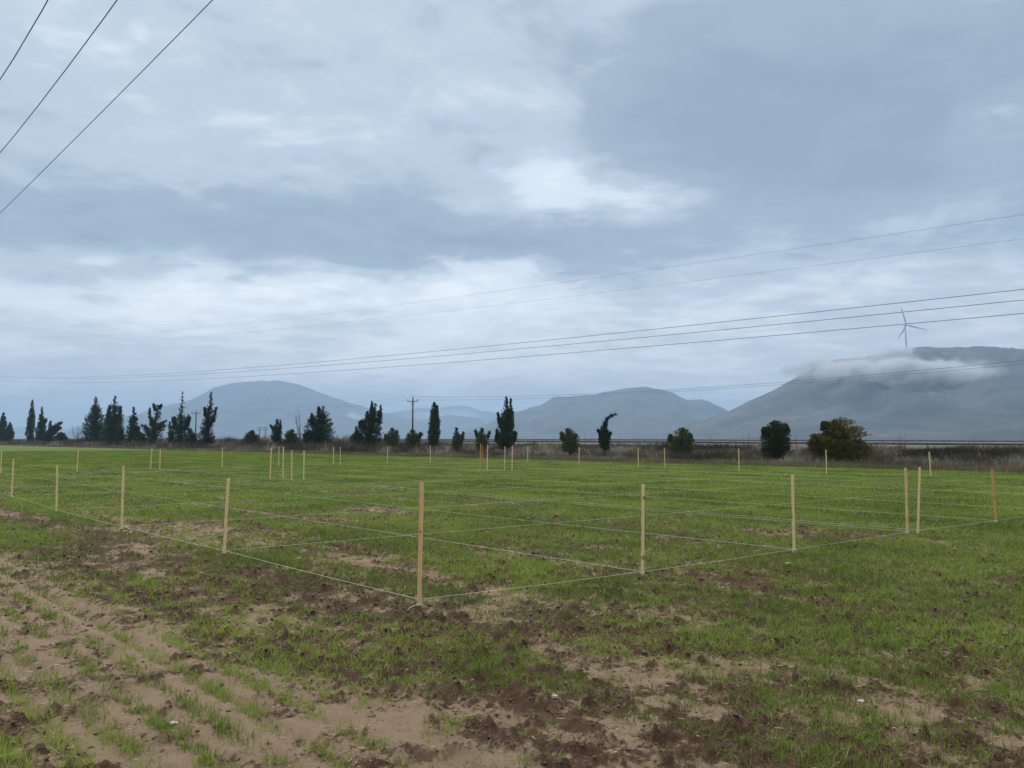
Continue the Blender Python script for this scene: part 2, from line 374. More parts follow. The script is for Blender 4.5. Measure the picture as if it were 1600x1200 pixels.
# ------------------------------------------------------------------ blades: crop, dry grass, brush
def blades(name, base, hgt, wid, lean, mat, tint, az=None, curve=.35, **kw):
    n = len(base); az = rng.random(n) * 2 * math.pi if az is None else az
    face = rng.random(n) * 2 * math.pi
    d = np.stack([np.cos(az), np.sin(az), np.zeros(n)], 1); s = np.stack([np.cos(face), np.sin(face), np.zeros(n)], 1)
    up = np.array([0, 0, 1.0])
    c0 = base; c1 = base + d * (lean * hgt * .35)[:, None] + up * (hgt * .55)[:, None]
    c2 = base + d * (lean * hgt)[:, None] + up * (hgt * (1 - curve * np.clip(lean, 0, 1)))[:, None]
    w_ = (wid / 2)[:, None]
    V = np.stack([c0 - s * w_, c0 + s * w_, c1 - s * w_ * .8, c1 + s * w_ * .8, c2], 1).reshape(-1, 3)
    b = np.arange(n) * 5
    Q = np.stack([b, b + 1, b + 3, b + 2], 1); T = np.stack([b + 2, b + 3, b + 4], 1)
    return mesh_np(name, V, Q, mat, attrs={'tint': np.repeat(tint, 5)}, Fc2=T, **kw)

NT = 300000                                    # tufts tried; kept where the crop grows
half = math.radians(43)
u = rng.random(NT)
r_in, r_mid, r_out = 2.6, 5.0, 120.0
e_ = .8
m_near = (r_mid ** 2 - r_in ** 2) / 2; m_far = r_mid ** 1.2 * (r_out ** e_ - r_mid ** e_) / e_
isn = u < m_near / (m_near + m_far); un = rng.random(NT)
r = np.where(isn, np.sqrt(r_in ** 2 + un * (r_mid ** 2 - r_in ** 2)), (r_mid ** e_ + un * (r_out ** e_ - r_mid ** e_)) ** (1 / e_))
th = (rng.random(NT) * 2 - 1) * half
tx, ty = r * np.sin(th), r * np.cos(th)
p, q, veg, dark, rows, edge = field_maps(tx, ty)
# shift near tufts towards their drill row
ok = (rng.random(NT) < np.clip(veg * 1.15 - .06, 0, 1)) & (p < 41.8)
tx, ty, r, veg, th = tx[ok], ty[ok], r[ok], veg[ok], th[ok]
nb_ = 8; n = len(tx) * nb_
bx = np.repeat(tx, nb_); by = np.repeat(ty, nb_); br = np.repeat(r, nb_); bv = np.repeat(veg, nb_)
spread = .022 * (br / 5) ** .55
bx = bx + rng.normal(0, 1, n) * spread; by = by + rng.normal(0, 1, n) * spread
bz = gz_at(bx, by) - .004
big = np.repeat(.65 + .5 * rng.random(len(tx)) + .35 * (veg > .85), nb_)
hg = (.025 + .042 * rng.random(n)) * big * (1 + .25 * np.clip(bv - .6, 0, 1))
wd = .0042 * (br / 5).clip(1) ** .75 * (.7 + .6 * rng.random(n))
tn = np.clip(rng.normal(.42, .17, n) + (fbm(bx * .8, by * .8, 3) - .5) * 1.3 + (fbm(pq(bx, by)[0] * 1.1, pq(bx, by)[1] * .25 + 40, 3) - .5) * .8, 0, .8); tn[rng.random(n) < .045] = 1.0
crop = blades('crop_grass', np.stack([bx, by, bz], 1), hg, wd, np.abs(rng.normal(0, .8, n)), M_blade, tn)
tag(crop, 'short young green cereal crop covering the field', 'crop', kind='stuff')
print('blades', n)

# clods of moist soil
def lumps(name, n, rfun, mat, keep, label, cat, rmax=26):
    r = np.sqrt(2.4 ** 2 + rng.random(n) ** 1.6 * (rmax ** 2 - 2.4 ** 2)); th = (rng.random(n) * 2 - 1) * half
    x, y = r * np.sin(th), r * np.cos(th); p, q, veg, dark, rows, edge = field_maps(x, y); kk = keep(dark, veg, r) & (p < 41)
    x, y, r, dark = x[kk], y[kk], r[kk], dark[kk]; n = len(x); z = gz_at(x, y); s = rfun(n, r)
    ico = np.array([(0, 0, 1), (.89, 0, .45), (.28, .85, .45), (-.72, .53, .45), (-.72, -.53, .45), (.28, -.85, .45), (.72, .53, -.45), (-.28, .85, -.45), (-.89, 0, -.45), (-.28, -.85, -.45), (.72, -.53, -.45), (0, 0, -1)])
    fc = np.array([(0, 1, 2), (0, 2, 3), (0, 3, 4), (0, 4, 5), (0, 5, 1), (1, 6, 2), (2, 7, 3), (3, 8, 4), (4, 9, 5), (5, 10, 1), (6, 7, 2), (7, 8, 3), (8, 9, 4), (9, 10, 5), (10, 6, 1), (11, 7, 6), (11, 8, 7), (11, 9, 8), (11, 10, 9), (11, 6, 10)])
    V = ico[None] * (s[:, None, None] * (.6 + .7 * rng.random((n, 12, 1)))) * np.stack([.8 + .6 * rng.random(n), .8 + .6 * rng.random(n), .5 + .35 * rng.random(n)], 1)[:, None]
    V = V + np.stack([x, y, z + s * .15], 1)[:, None]
    Fx = fc[None] + (np.arange(n) * 12)[:, None, None]
    return tag(mesh_np(name, V.reshape(-1, 3), Fx.reshape(-1, 3), mat), label, cat, kind='stuff')
lumps('soil_clods', 230000, lambda n, r: (.0025 + .013 * rng.random(n) ** 5) * (r / 5).clip(.8, 1.35), M_clod, lambda d, v, r: rng.random(len(d)) < np.clip(d * 1.2 - .1, .07, 1), 'dark crumbly soil clods scattered over the bare strips', 'soil clods')

# straw and pale crumbs lying on the soil
n = 1500; r = np.sqrt(2.6 ** 2 + rng.random(n) * (11 ** 2 - 2.6 ** 2)); th = (rng.random(n) * 2 - 1) * half
x, y = r * np.sin(th), r * np.cos(th); z = gz_at(x, y) + .006; a = rng.random(n) * math.pi; l = .006 + .02 * rng.random(n) ** 2; wv = .0010 + .0010 * rng.random(n)
ca, sa = np.cos(a), np.sin(a)
Vs = []
for sx_, sy_, sz_ in ((-1, -1, 0), (1, -1, 0), (1, 1, 0), (-1, 1, 0), (-1, 0, 1), (1, 0, 1)):
    Vs.append(np.stack([x + ca * l * sx_ - sa * wv * sy_, y + sa * l * sx_ + ca * wv * sy_, z + sz_ * .004], 1))
Vs = np.stack(Vs, 1).reshape(-1, 3); b = np.arange(n) * 6
tag(mesh_np('straw_bits', Vs, np.concatenate([np.stack([b, b + 1, b + 5, b + 4], 1), np.stack([b + 3, b + 4, b + 5, b + 2], 1)]), M_straw, Fc2=np.concatenate([np.stack([b, b + 4, b + 3], 1), np.stack([b + 1, b + 2, b + 5], 1)])),
    'pale bits of old straw lying on the soil', 'straw', kind='stuff')

# ------------------------------------------------------------------ verge: dry grass and leafless brush on the bank
def strip(n, p0, p1, pxmin=-40, pxmax=1680):
    """random places on the bank, spread evenly over what one sees of it"""
    out = []
    xs = pxmin + rng.random(n) * (pxmax - pxmin); pv = p0 + rng.random(n) * (p1 - p0)
    a = (xs - 800) / F / math.cos(PITCH)
    Y = pv / (N2[0] * a + N2[1]); return xs, a * Y, Y, pv
LEFT = lambda xs: 1 - sstep(xs, 500, 760)
n = 42000; xs, x, y, pv = strip(n, 41.8, 46.2)
pat = fbm(x * .35, y * .35, 3)
p_, q_ = pq(x, y); z = bank(p_, q_)
tuf = .16 + .45 * pat * rng.random(n) + .06
blades('t', np.stack([x, y, z], 1)[:1], np.array([.1]), np.array([.01]), np.array([.1]), M_dry, np.array([.5]))
bpy.data.objects.remove(bpy.data.objects['t'])
d_ = np.hypot(x, y)
tag(blades('verge_grass', np.stack([x, y, z], 1), tuf, .012 * (d_ / 40).clip(1), np.abs(rng.normal(0, .5, n)), M_dry, np.clip(rng.random(n) * .7 + (pat - .5) * 1.2, 0, 1)),
    'pale dry grass along the far edge of the field', 'dry grass', kind='stuff')
n = 30000; xs, x, y, pv = strip(n, 42.1, 49.5); pat = fbm(x * .2 + 40, y * .2, 3); kk = rng.random(n) < sstep(pat, .42, .62); x, y = x[kk], y[kk]; n = len(x)
p_, q_ = pq(x, y); d_ = np.hypot(x, y)
tag(blades('verge_weeds', np.stack([x, y, bank(p_, q_)], 1), .10 + .22 * rng.random(n), .02 * (d_ / 40).clip(1), np.abs(rng.normal(0, .8, n)), M_weed, rng.random(n)),
    'low green weeds at the foot of the bank', 'weeds', kind='stuff')

def brush_mass():
    xs, x, y, pv = strip(7000, 44.6, 55.6)
    V = []; tint = []
    pat = fbm(x * .25 + 8, y * .25 + 3, 3)
    nn = 26
    p_, q_ = pq(x, y); z0 = bank(p_, q_)
    cl = fbm(x * .55 + 2, y * .55 + 30, 3)
    cap = np.where(xs > 700, .62, .95) * (.25 + .7 * pat + .85 * sstep(cl, .40, .66)) + .25 * LEFT(xs)
    H = np.where((xs > 600), np.minimum(cap, road_z(q_) + .33 - z0 + .38 * pat + .45 * sstep(fbm(x * .16 + 60, y * .16, 2), .58, .75)), cap)
    dist = np.hypot(x, y)
    n = len(x) * nn
    X = np.repeat(x, nn); Y = np.repeat(y, nn); Z = np.repeat(z0, nn); Hh = np.repeat(H, nn) * (.35 + .65 * rng.random(n)); D = np.repeat(dist, nn)
    a = rng.random(n) * 2 * math.pi; rr_ = np.repeat(.18 + .3 * rng.random(len(x)), nn) * np.sqrt(rng.random(n)) * np.clip(D / 60, 1, 2)
    base = np.stack([X + rr_ * np.cos(a), Y + rr_ * np.sin(a), Z + Hh * .5 * rng.random(n)], 1)
    t = np.clip(np.repeat((fbm(x * .3 + 5, y * .3, 3) - .5) * 2.6 + .42 + rng.normal(0, .13, len(x)), nn) + rng.normal(0, .15, n), 0, 1)
    return blades('bare_brush', base, Hh * .6, .013 * np.clip(D / 38, 1, 3), np.abs(rng.normal(.3, .5, n)), M_brush, t, az=a, curve=.3)
tag(brush_mass(), 'tangled leafless brown brush covering the bank below the road', 'brush', kind='stuff')
# thin upright saplings and reeds that stick out above the brush
n = 260; xs, x, y, pv = strip(n, 52, 55.3, 380, 1680); p_, q_ = pq(x, y); cl = fbm(xs / 60, xs * 0 + 3, 2); kk = cl > .42; x, y, p_, q_ = x[kk], y[kk], p_[kk], q_[kk]; n = len(x)
tag(blades('dry_stalks', np.stack([x, y, bank(p_, q_)], 1), 1.0 + .6 * rng.random(n) ** 2, .014 * np.clip(np.hypot(x, y) / 40, 1, 3), np.abs(rng.normal(0, .12, n)), M_brush, .3 + .5 * rng.random(n)),
    'thin leafless stalks standing up beside the guard rail', 'stalks', kind='stuff')

# ------------------------------------------------------------------ guard rail
q0, q1 = -42.0, 300.0
root_p = 56.0
g0 = N2 * root_p + L2 * q0
rail = empty('guard_rail', (g0[0], g0[1], float(road_z(q0))), 'long grey steel guard rail along the road behind the brush', 'guard rail')
prof = [(-.055, .155), (-.060, .140), (.010, .080), (.006, .066), (-.075, .010), (-.085, -.015), (-.070, -.075), (-.060, -.088), (.008, -.145), (.010, -.155)]                     # corrugation bulges towards the road and back
qs = np.arange(q0, q1 + .1, 4.0); V = []; npf = len(prof)
for th_ in (0, .004):
    for qv in qs:
        zt = float(road_z(qv)) + .59
        for a_, b_ in prof:
            c = N2 * (root_p + a_ * .9 + th_) + L2 * qv; V.append((c[0] - g0[0], c[1] - g0[1], zt + b_ - float(road_z(q0))))
Fq = []
m = len(qs) * npf
for s_ in (0, 1):
    for i in range(len(qs) - 1):
        for j in range(npf - 1):
            a_ = s_ * m + i * npf + j; f = (a_, a_ + 1, a_ + npf + 1, a_ + npf); Fq.append(f if s_ == 0 else f[::-1])
mesh_np('beam', np.array(V), np.array(Fq), M_steel, parent=rail)
pm = MB(); pm.box((0, 0, .36), .06, .11, .78, math.atan2(L2[1], L2[0])); pm.box((0, 0, .76), .09, .13, .02, math.atan2(L2[1], L2[0])); post0 = pm.build('post', M_steel, rail)
first = True
for qv in np.arange(q0, q1, 4.0):
    if first: o = post0; first = False
    else: o = post0.copy(); sc.collection.objects.link(o); o.parent = rail
    c = N2 * (root_p + .09) + L2 * qv; o.location = (c[0] - g0[0], c[1] - g0[1], float(road_z(qv)) - float(road_z(q0)))

# ------------------------------------------------------------------ trees and shrubs
def leaf_cloud(C, axis, size, n_leaf, spread, tint, flat=.5):
    """C (m,3) clump centres, axis (m,3) clump direction, size (m,) clump length -> quads"""
    m = len(C); n = m * n_leaf
    c = np.repeat(C, n_leaf, 0); ax = np.repeat(axis, n_leaf, 0); s = np.repeat(size, n_leaf)
    t = rng.random(n) - .35
    pos = c + ax * (t * s)[:, None] + rng.normal(0, 1, (n, 3)) * (s * spread * (1.05 - np.clip(t + .35, 0, 1)))[:, None]
    d = ax + rng.normal(0, .5, (n, 3)); d /= np.linalg.norm(d, axis=1)[:, None]
    e = np.cross(d, rng.normal(0, 1, (n, 3))); e /= np.linalg.norm(e, axis=1)[:, None] + 1e-9
    ls = np.repeat(tint[1], n_leaf) * (.6 + .8 * rng.random(n))
    V = np.stack([pos - d * (ls * .7)[:, None], pos + e * (ls * .32)[:, None], pos + d * ls[:, None], pos - e * (ls * .32)[:, None]], 1).reshape(-1, 3)
    ti = np.clip(np.repeat(tint[0], n_leaf) + rng.normal(0, .10, n), 0, 1)
    return V, np.repeat(ti, 4)
GR_T = 'trees and shrubs along the far field edge'
def plant(name, label, cat, px, p, lobes, mat, leaf=1.0, up=.8, clumps=120, nl=16, trunk=True, base_z=None, spread=.22, rough=1.0):
    """lobes: list of paths [(x, y, r), ...] given as they are seen in the photograph at this plant's distance"""
    a = (px - 800) / F / math.cos(PITCH); Y = p / (N2[0] * a + N2[1]); X = a * Y
    pp, qq = pq(X, Y); z0 = float(bank(pp, qq)) if base_z is None else base_z
    mpp = Y / F                                   # metres a photo pixel spans there
    root = empty(name, (X, Y, z0), label, cat, GR_T)
    Vs, Ts = [], []
    for lb in lobes:
        nodes = np.array([at_depth(x_, y_, Y) - [X, Y, z0] for (x_, y_, r_) in lb]); rad_ = np.array([r_ * mpp for (_, _, r_) in lb]) * ((1.1 if lb is lobes[0] else 1.05) if cat == 'tree' else 1.08 if name == 'round_bush' else .93)
        seg = np.linalg.norm(np.diff(nodes, axis=0), axis=1)
        wgt = np.concatenate([[0], np.cumsum(seg * ((rad_[:-1] + rad_[1:]) / 2) ** 1.6 + 1e-6)]); wgt /= wgt[-1]
        m = int(clumps * 3.4) if lb is lobes[0] else max(14, int(clumps * .8))
        tt = (np.arange(m) + rng.random(m)) / m; idx = np.clip(np.searchsorted(wgt, tt) - 1, 0, len(seg) - 1)
        f_ = (tt - wgt[idx]) / (wgt[idx + 1] - wgt[idx]); f_ = np.clip(f_, 0, 1)
        cen = nodes[idx] * (1 - f_[:, None]) + nodes[idx + 1] * f_[:, None]; rd = rad_[idx] * (1 - f_) + rad_[idx + 1] * f_
        tan = nodes[idx + 1] - nodes[idx]; tan /= np.linalg.norm(tan, axis=1)[:, None]
        ph = rng.random(m) * 2 * math.pi
        s1 = np.cross(tan, np.array([0, 1.0, 0.0])); s1 /= np.linalg.norm(s1, axis=1)[:, None] + 1e-9; s2 = np.cross(tan, s1)
        out = s1 * np.cos(ph)[:, None] + s2 * np.sin(ph)[:, None]
        rho = np.sqrt(rng.random(m)) * (1 - .18 * rough * rng.random(m)) ; C = cen + out * (rd * rho * .98)[:, None]
        ax = out * (.25 + rho * (1 - up) * 1.6)[:, None] + tan * up; ax /= np.linalg.norm(ax, axis=1)[:, None]
        cs = np.clip(rd * (.30 + .42 * rng.random(m)), 2.0 * mpp, 6.0 * mpp)
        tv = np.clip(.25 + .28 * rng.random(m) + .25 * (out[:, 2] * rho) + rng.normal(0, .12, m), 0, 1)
        lsz = np.full(m, 1.15 * mpp * leaf)
        v_, t_ = leaf_cloud(C, ax, cs, nl, spread, (tv, lsz)); Vs.append(v_); Ts.append(t_)
        # a denser heart so that daylight does not leak through the middle
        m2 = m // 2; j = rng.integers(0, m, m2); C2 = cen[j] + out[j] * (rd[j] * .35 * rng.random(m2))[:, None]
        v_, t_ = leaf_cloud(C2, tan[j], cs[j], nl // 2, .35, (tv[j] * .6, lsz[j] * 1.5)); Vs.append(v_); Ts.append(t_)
    V = np.concatenate(Vs); n = len(V) // 4
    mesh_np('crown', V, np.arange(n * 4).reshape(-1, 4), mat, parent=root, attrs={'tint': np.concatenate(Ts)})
    if trunk:
        t = MB()
        for li, lb in enumerate(lobes):
            nodes = [at_depth(x_, y_, Y) - [X, Y, z0] for (x_, y_, r_) in lb]
            r0 = (.05 + .012 * len(lb)) if li == 0 else .04
            st_ = [np.array([0, 0, -.1])] if li == 0 else [nodes[0] * .6]
            pts = st_ + nodes[:-1] + [nodes[-1] * .98 + nodes[-2] * .02]
            t.tube(pts, list(np.linspace(r0 * 1.6, .012, len(pts))), 6)
        rs = np.random.default_rng(int(px)); nodes = [at_depth(x_, y_, Y) - [X, Y, z0] for (x_, y_, r_) in lobes[0]]
        for b_ in range(9):
            i_ = rs.integers(0, max(1, len(nodes) - 1)); f_ = rs.random(); s_ = nodes[i_] * (1 - f_) + nodes[i_ + 1] * f_; r_ = lobes[0][i_][2] * mpp
            an = rs.random() * 6.28; e_ = s_ + np.array([math.cos(an) * r_ * .6, math.sin(an) * r_ * .6, min(r_ * .6, nodes[-1][2] - s_[2])]); t.tube([s_, (s_ + e_) / 2 + [0, 0, -.03], e_], [.03, .02, .008], 4)
        t.build('trunk', M_bark, root)
    return root
C_, S_ = 'tree', 'shrub'
plant('cypress', 'leftmost dark cypress, cut by the left edge of the photo', C_, 5, 50, [[(4, 690, 5), (4, 675, 6), (5, 662, 5), (5, 652, 3), (5, 646, .8)]], M_cyp, up=1)
plant('cypress', 'small pointed cypress, second from the left edge, low in the brush', C_, 15, 50, [[(14, 690, 5), (15, 677, 6), (15, 668, 4), (16, 661, .8)]], M_cyp, up=1)
plant('cypress', 'slim spindle shaped cypress, tallest of those on the far left', C_, 47, 50, [[(47, 692, 5), (47, 675, 6), (49, 655, 5.2), (50, 640, 3.4), (50.5, 626, .6)]], M_cyp, up=1.1)
plant('cypress', 'narrow cypress with a ragged right side beside a leaning branchy one', C_, 65, 50, [[(64, 692, 7), (64, 675, 7), (65, 660, 5), (65, 648, 3), (65.5, 636, .6)], [(66, 665, 3), (70, 657, 3), (72, 655, 1)]], M_cyp, up=.9)
plant('leaning_cypress', 'low dark branchy tree leaning to the right on the far left', C_, 74, 50, [[(72, 696, 5), (75, 684, 7), (80, 675, 6), (87, 667, 5), (96, 660, 1.5)], [(77, 680, 4), (79, 668, 3), (79, 659, 1)], [(82, 676, 5), (90, 670, 4), (95, 668, 2)]], M_cyp, up=.7)
plant('conical_cypress', 'broad conical dark cypress, left one of two that stand touching', C_, 148, 50, [[(149, 700, 15), (148, 685, 18), (148, 668, 16), (149, 650, 11.5), (149.5, 635, 6.5), (150, 621, .7)]], M_cyp, clumps=260, up=.7)
plant('conical_cypress', 'broad conical dark cypress with a forked top, right one of two that touch', C_, 177, 50, [[(176, 700, 15), (176, 685, 18), (177, 668, 15), (178, 650, 11), (179.5, 635, 6.5), (180, 620, .7)], [(184, 660, 5), (186, 648, 3.5), (189, 636, 1.5)], [(170, 662, 5), (170, 645, 3), (171, 634, 1)]], M_cyp, clumps=240, up=.75)
plant('cypress', 'medium cypress between the touching pair and the broad ragged tree', C_, 208, 50, [[(207, 700, 8), (207, 685, 9), (208, 668, 8), (209, 652, 5), (209, 637, .7)], [(212, 676, 5), (216, 668, 2)]], M_cyp, up=.7, clumps=170)
plant('ragged_cypress', 'broad ragged dark tree with gaps between its upswept branches and a flat broken top', C_, 240, 50, [[(238, 702, 12), (239, 686, 13), (241, 668, 9), (244, 652, 6), (246, 640, 5), (247, 633, 3)], [(235, 680, 7), (227, 668, 4), (221, 664, 1.5)], [(238, 665, 3), (235, 650, 2.5), (234, 638, 1)], [(248, 672, 7), (254, 662, 5), (259, 657, 1.5)], [(243, 640, 2), (240, 632, 1)], [(248, 638, 2.5), (252, 633, 1)]], M_cyp, clumps=110, up=.55)
plant('spired_cypress', 'tall dark cypress with a bushy foot and a thin spire, left of the farther pole', C_, 282, 50, [[(279, 702, 14), (280, 688, 15), (281, 668, 13), (283, 650, 6), (284.5, 635, 3.4), (285, 613, .5)], [(268, 692, 6), (266, 675, 5), (265, 660, 1.5)], [(290, 672, 6), (292, 655, 4), (294, 648, 1)], [(293, 662, 3), (297, 652, 1)], [(272, 670, 5), (272, 652, 3)]], M_cyp, clumps=130, up=.7)
plant('spired_cypress', 'tall dark cypress with a rusty brown right branch, right of the farther pole', C_, 325, 50, [[(323, 700, 11), (322, 685, 12), (322, 668, 8), (325, 652, 6), (329, 635, 5), (330, 613, .5)], [(327, 665, 5), (334, 652, 4), (338, 637, 1.5)], [(321, 650, 3), (320, 637, .8)]], M_cypb, clumps=150, up=.75)
plant('small_cypress', 'small dark cypress with two prongs at its top beside a low round bush', C_, 433, 50, [[(433, 692, 7), (432, 680, 8), (433, 668, 6), (433, 656, .8)], [(436, 675, 4), (438, 665, 2.5), (438, 657, .8)], [(428, 672, 3), (423, 665, 1)]], M_cyp, up=.9, clumps=80)
plant('broad_conifer', 'broad dark green conifer with a bristling outline, beside a bare pale tree', C_, 497, 49.5, [[(498, 700, 16), (498, 688, 23), (499, 672, 22), (502, 658, 16), (504, 646, 8), (506, 635, .8)], [(484, 685, 9), (478, 678, 5)], [(489, 665, 5), (487, 655, 3), (487, 647, .8)], [(499, 650, 3), (498, 637, .7)]], M_cyp, clumps=230, up=.5, leaf=1.1)
plant('broad_conifer', 'big dark conifer with several tips, just left of the nearer pole', C_, 578, 49.5, [[(577, 700, 14), (577, 688, 20), (579, 670, 17), (583, 655, 13), (585, 642, 8), (587, 631, 1)], [(562, 690, 8), (559, 678, 6), (557, 668, 1)], [(568, 670, 7), (564, 658, 4)], [(582, 650, 5), (581, 638, 3), (581, 628, .8)], [(591, 660, 6), (594, 645, 3), (595, 634, 1)], [(575, 660, 5), (574, 644, 1)]], M_cyp, clumps=170, up=.75, leaf=1.1)
plant('column_cypress', 'neat dark column shaped cypress, alone to the right of the nearer pole', C_, 679, 49.5, [[(678, 702, 7), (678, 690, 9), (678.5, 675, 9.5), (679, 655, 8.5), (679, 640, 6), (678.5, 629, 1.5)], [(682, 645, 3.5), (683, 635, .8)]], M_cyp, clumps=260, up=1.3)
plant('tall_cypress', 'tallest dark cypress near the middle, two tips and dense foliage to the ground', C_, 790, 49, [[(790, 704, 7), (790, 694, 14), (791, 678, 16), (792, 660, 12), (791, 645, 8), (791, 621, .8)], [(796, 660, 7), (798, 640, 5), (798, 624, .8)], [(785, 668, 6), (780, 655, 4), (778, 645, 1.5)], [(780, 690, 7), (777, 680, 4), (776, 672, 1)], [(801, 690, 6), (805, 676, 3)]], M_cyp, clumps=200, up=.95, leaf=1.1)
plant('bent_cypress', 'small dark cypress whose brown bare top bends over to the right like a hook', C_, 945, 49, [[(946, 704, 5), (945, 694, 8), (944, 680, 9), (944, 668, 5), (945, 660, 3)], [(940, 678, 4), (934, 672, 1.2)], [(949, 682, 4), (954, 676, 1.2)]], M_cyp, clumps=120, up=.7, leaf=1.1)
bent = bpy.data.objects['bent_cypress']
def sub_crown(root, px, p, lb, mat, clumps, nl=14):
    tmp = plant('tmp', 'x', 'x', px, p, [lb], mat, clumps=clumps, nl=nl, up=.45, spread=.5, trunk=False)
    ch = [c for c in tmp.children][0]; ch.parent = root; ch.name = 'bent_top'; bpy.data.objects.remove(tmp)
sub_crown(bent, 945, 49, [(945, 666, 4), (946.5, 658, 3.2), (950, 652.5, 2.8), (956, 649, 2.6), (961, 647.5, 1.8), (965, 648, .6)], M_cypb, 34, 9)

plant('shrub', 'dull green shrub just left of two distant twin crossarm poles', S_, 393, 50, [[(393, 698, 12), (393, 688, 13), (393, 680, 9), (394, 674, 3)]], M_bushd, up=.5, leaf=1.2)
plant('shrub', 'pale green round shrub between the two pronged cypress and the bare tree', S_, 454, 50, [[(454, 698, 11), (454, 686, 13), (455, 678, 9), (456, 672, 3)]], M_bush, up=.5, leaf=1.2)
plant('shrub', 'low green shrub in front of the farther pole, left of the rusty cypress', S_, 299, 49, [[(299, 702, 12), (299, 690, 12), (298, 680, 8), (297, 671, 2)]], M_bushd, up=.5, leaf=1.2)
plant('shrub', 'low olive shrub squeezed between the medium cypress and the ragged tree', S_, 219, 49, [[(219, 700, 11), (219, 688, 11), (219, 678, 6)]], M_bushd, up=.4, leaf=1.2)
plant('shrub', 'green shrub against the right foot of the touching cypress pair', S_, 188, 49, [[(188, 702, 7), (188, 686, 7), (188, 672, 4), (187, 664, 1)]], M_bushd, up=.6, leaf=1.2)
plant('shrub', 'low dark rounded shrub on the far left beside the leaning tree', S_, 95, 50.5, [[(93, 692, 10), (95, 684, 9), (96, 677, 4)]], M_bushd, up=.4, leaf=1.2)
plant('shrub', 'light green shrub against the left foot of the many tipped conifer', S_, 555, 49, [[(555, 698, 8), (554, 688, 8), (554, 679, 3)]], M_bush, up=.5, leaf=1.2)
plant('shrub', 'pale green shrub left of the nearer pole with a pointed tip', S_, 613, 49.5, [[(613, 700, 12), (613, 688, 12), (613, 679, 9), (613, 670, 2)], [(618, 680, 4), (620, 674, 1.5)], [(604, 686, 3), (602, 680, 1)]], M_bush, up=.6, leaf=1.2)
plant('shrub', 'green shrub growing over the foot of the nearer pole', S_, 646, 49.5, [[(646, 700, 12), (646, 688, 12), (645, 680, 9), (645, 672, 2)], [(652, 686, 5), (658, 677, 3)]], M_bush, up=.6, leaf=1.2)
plant('shrub', 'loose grey green shrub right of the column cypress', S_, 715, 49.5, [[(715, 700, 10), (715, 688, 10), (714, 679, 6), (713, 669, 1.5)], [(722, 686, 4), (724, 676, 1.5)]], M_bush, up=.7, leaf=1.1, clumps=80)
plant('shrub', 'grey green shrub just left of the tallest cypress', S_, 753, 49.5, [[(753, 700, 10), (753, 688, 11), (752, 680, 8), (753, 670, 2)], [(745, 682, 4), (743, 673, 1.5)], [(762, 684, 3), (765, 675, 1.5)]], M_bush, up=.7, leaf=1.1, clumps=80)
plant('shrub', 'rounded green shrub between the tallest and the bent cypress', S_, 890, 48.5, [[(891, 706, 15), (891, 694, 16), (890, 682, 13), (887, 670, 3)], [(880, 686, 6), (877, 676, 2)], [(898, 684, 6), (900, 679, 2)]], M_bush, up=.6, leaf=1.1, clumps=130)
plant('shrub', 'leafy green shrub with bare twigs in front, right of the bent cypress', S_, 1064, 48, [[(1064, 712, 18), (1064, 698, 22), (1065, 684, 18), (1068, 670, 6)], [(1050, 690, 8), (1047, 680, 3)], [(1078, 690, 7), (1078, 678, 3)]], M_bush, up=.5, leaf=1.1, clumps=190)
plant('round_bush', 'dark green dense bush with an upright oval outline', S_, 1212, 47.5, [[(1212, 722, 16), (1213, 705, 22), (1213, 685, 22), (1212, 668, 17), (1210, 659, 6)], [(1200, 680, 9), (1193, 669, 3)], [(1225, 672, 9), (1229, 664, 2)]], M_bushd, up=.4, leaf=1.1, clumps=330, nl=20)
plant('round_bush', 'big orange green bush, the widest one in front of the guard rail', S_, 1312, 47.5, [[(1312, 722, 30), (1313, 705, 44), (1315, 690, 42), (1310, 672, 30), (1303, 659, 12)], [(1280, 700, 16), (1272, 685, 9), (1273, 679, 3)], [(1340, 700, 14), (1343, 690, 8)], [(1292, 668, 9), (1286, 660, 3)]], M_orange, up=.35, leaf=1.1, clumps=520, nl=22)

def bare_tree(label, px, p, top, n, wpx, mat=M_twig, name='bare_tree', seed=3):
    a = (px - 800) / F; Y = p / (N2[0] * a + N2[1]); X = a * Y; pp, qq = pq(X, Y); z0 = float(bank(pp, qq)); m = Y / F
    root = empty(name, (X, Y, z0), label, 'tree', GR_T); H = at_depth(px, top, Y)[2] - z0; rs = random.Random(seed)
    t = MB(); t.tube([(0, 0, -.1), (0, 0, H * .18)], [.05 * m * 12, .04 * m * 12], 6); t.build('trunk', mat, root)
    b = MB()
    for i in range(n):
        an = rs.uniform(0, 6.28); sp = wpx * m * rs.uniform(.3, 1); h = H * rs.uniform(.6, 1)
        e = np.array([math.cos(an) * sp, math.sin(an) * sp, h]); s = np.array([0, 0, H * rs.uniform(.05, .2)]); mid = s * .45 + e * .55 + [0, 0, -H * .06]; mid[0] *= 1.2; mid[1] *= 1.2
        b.tube([s, mid, e], [.34 * m, .24 * m, .08 * m], 4)
        for j in range(5):
            f = rs.uniform(.35, .95); s2 = mid * (1 - f) + e * f if rs.random() < .6 else s * (1 - f) + mid * f; a2 = rs.uniform(0, 6.28); l = H * rs.uniform(.12, .25)
            b.tube([s2, s2 + [math.cos(a2) * l * .4, math.sin(a2) * l * .4, l]], [.16 * m, .05 * m], 3)
    b.build('branches', mat, root)
bare_tree('bare pale tree with upright thin branches beside the broad dark conifer', 472, 50, 644, 13, 13, seed=5)
bare_tree('small bare reddish tree just left of the touching cypress pair', 121, 50, 664, 10, 9, seed=9, name='bare_sapling')
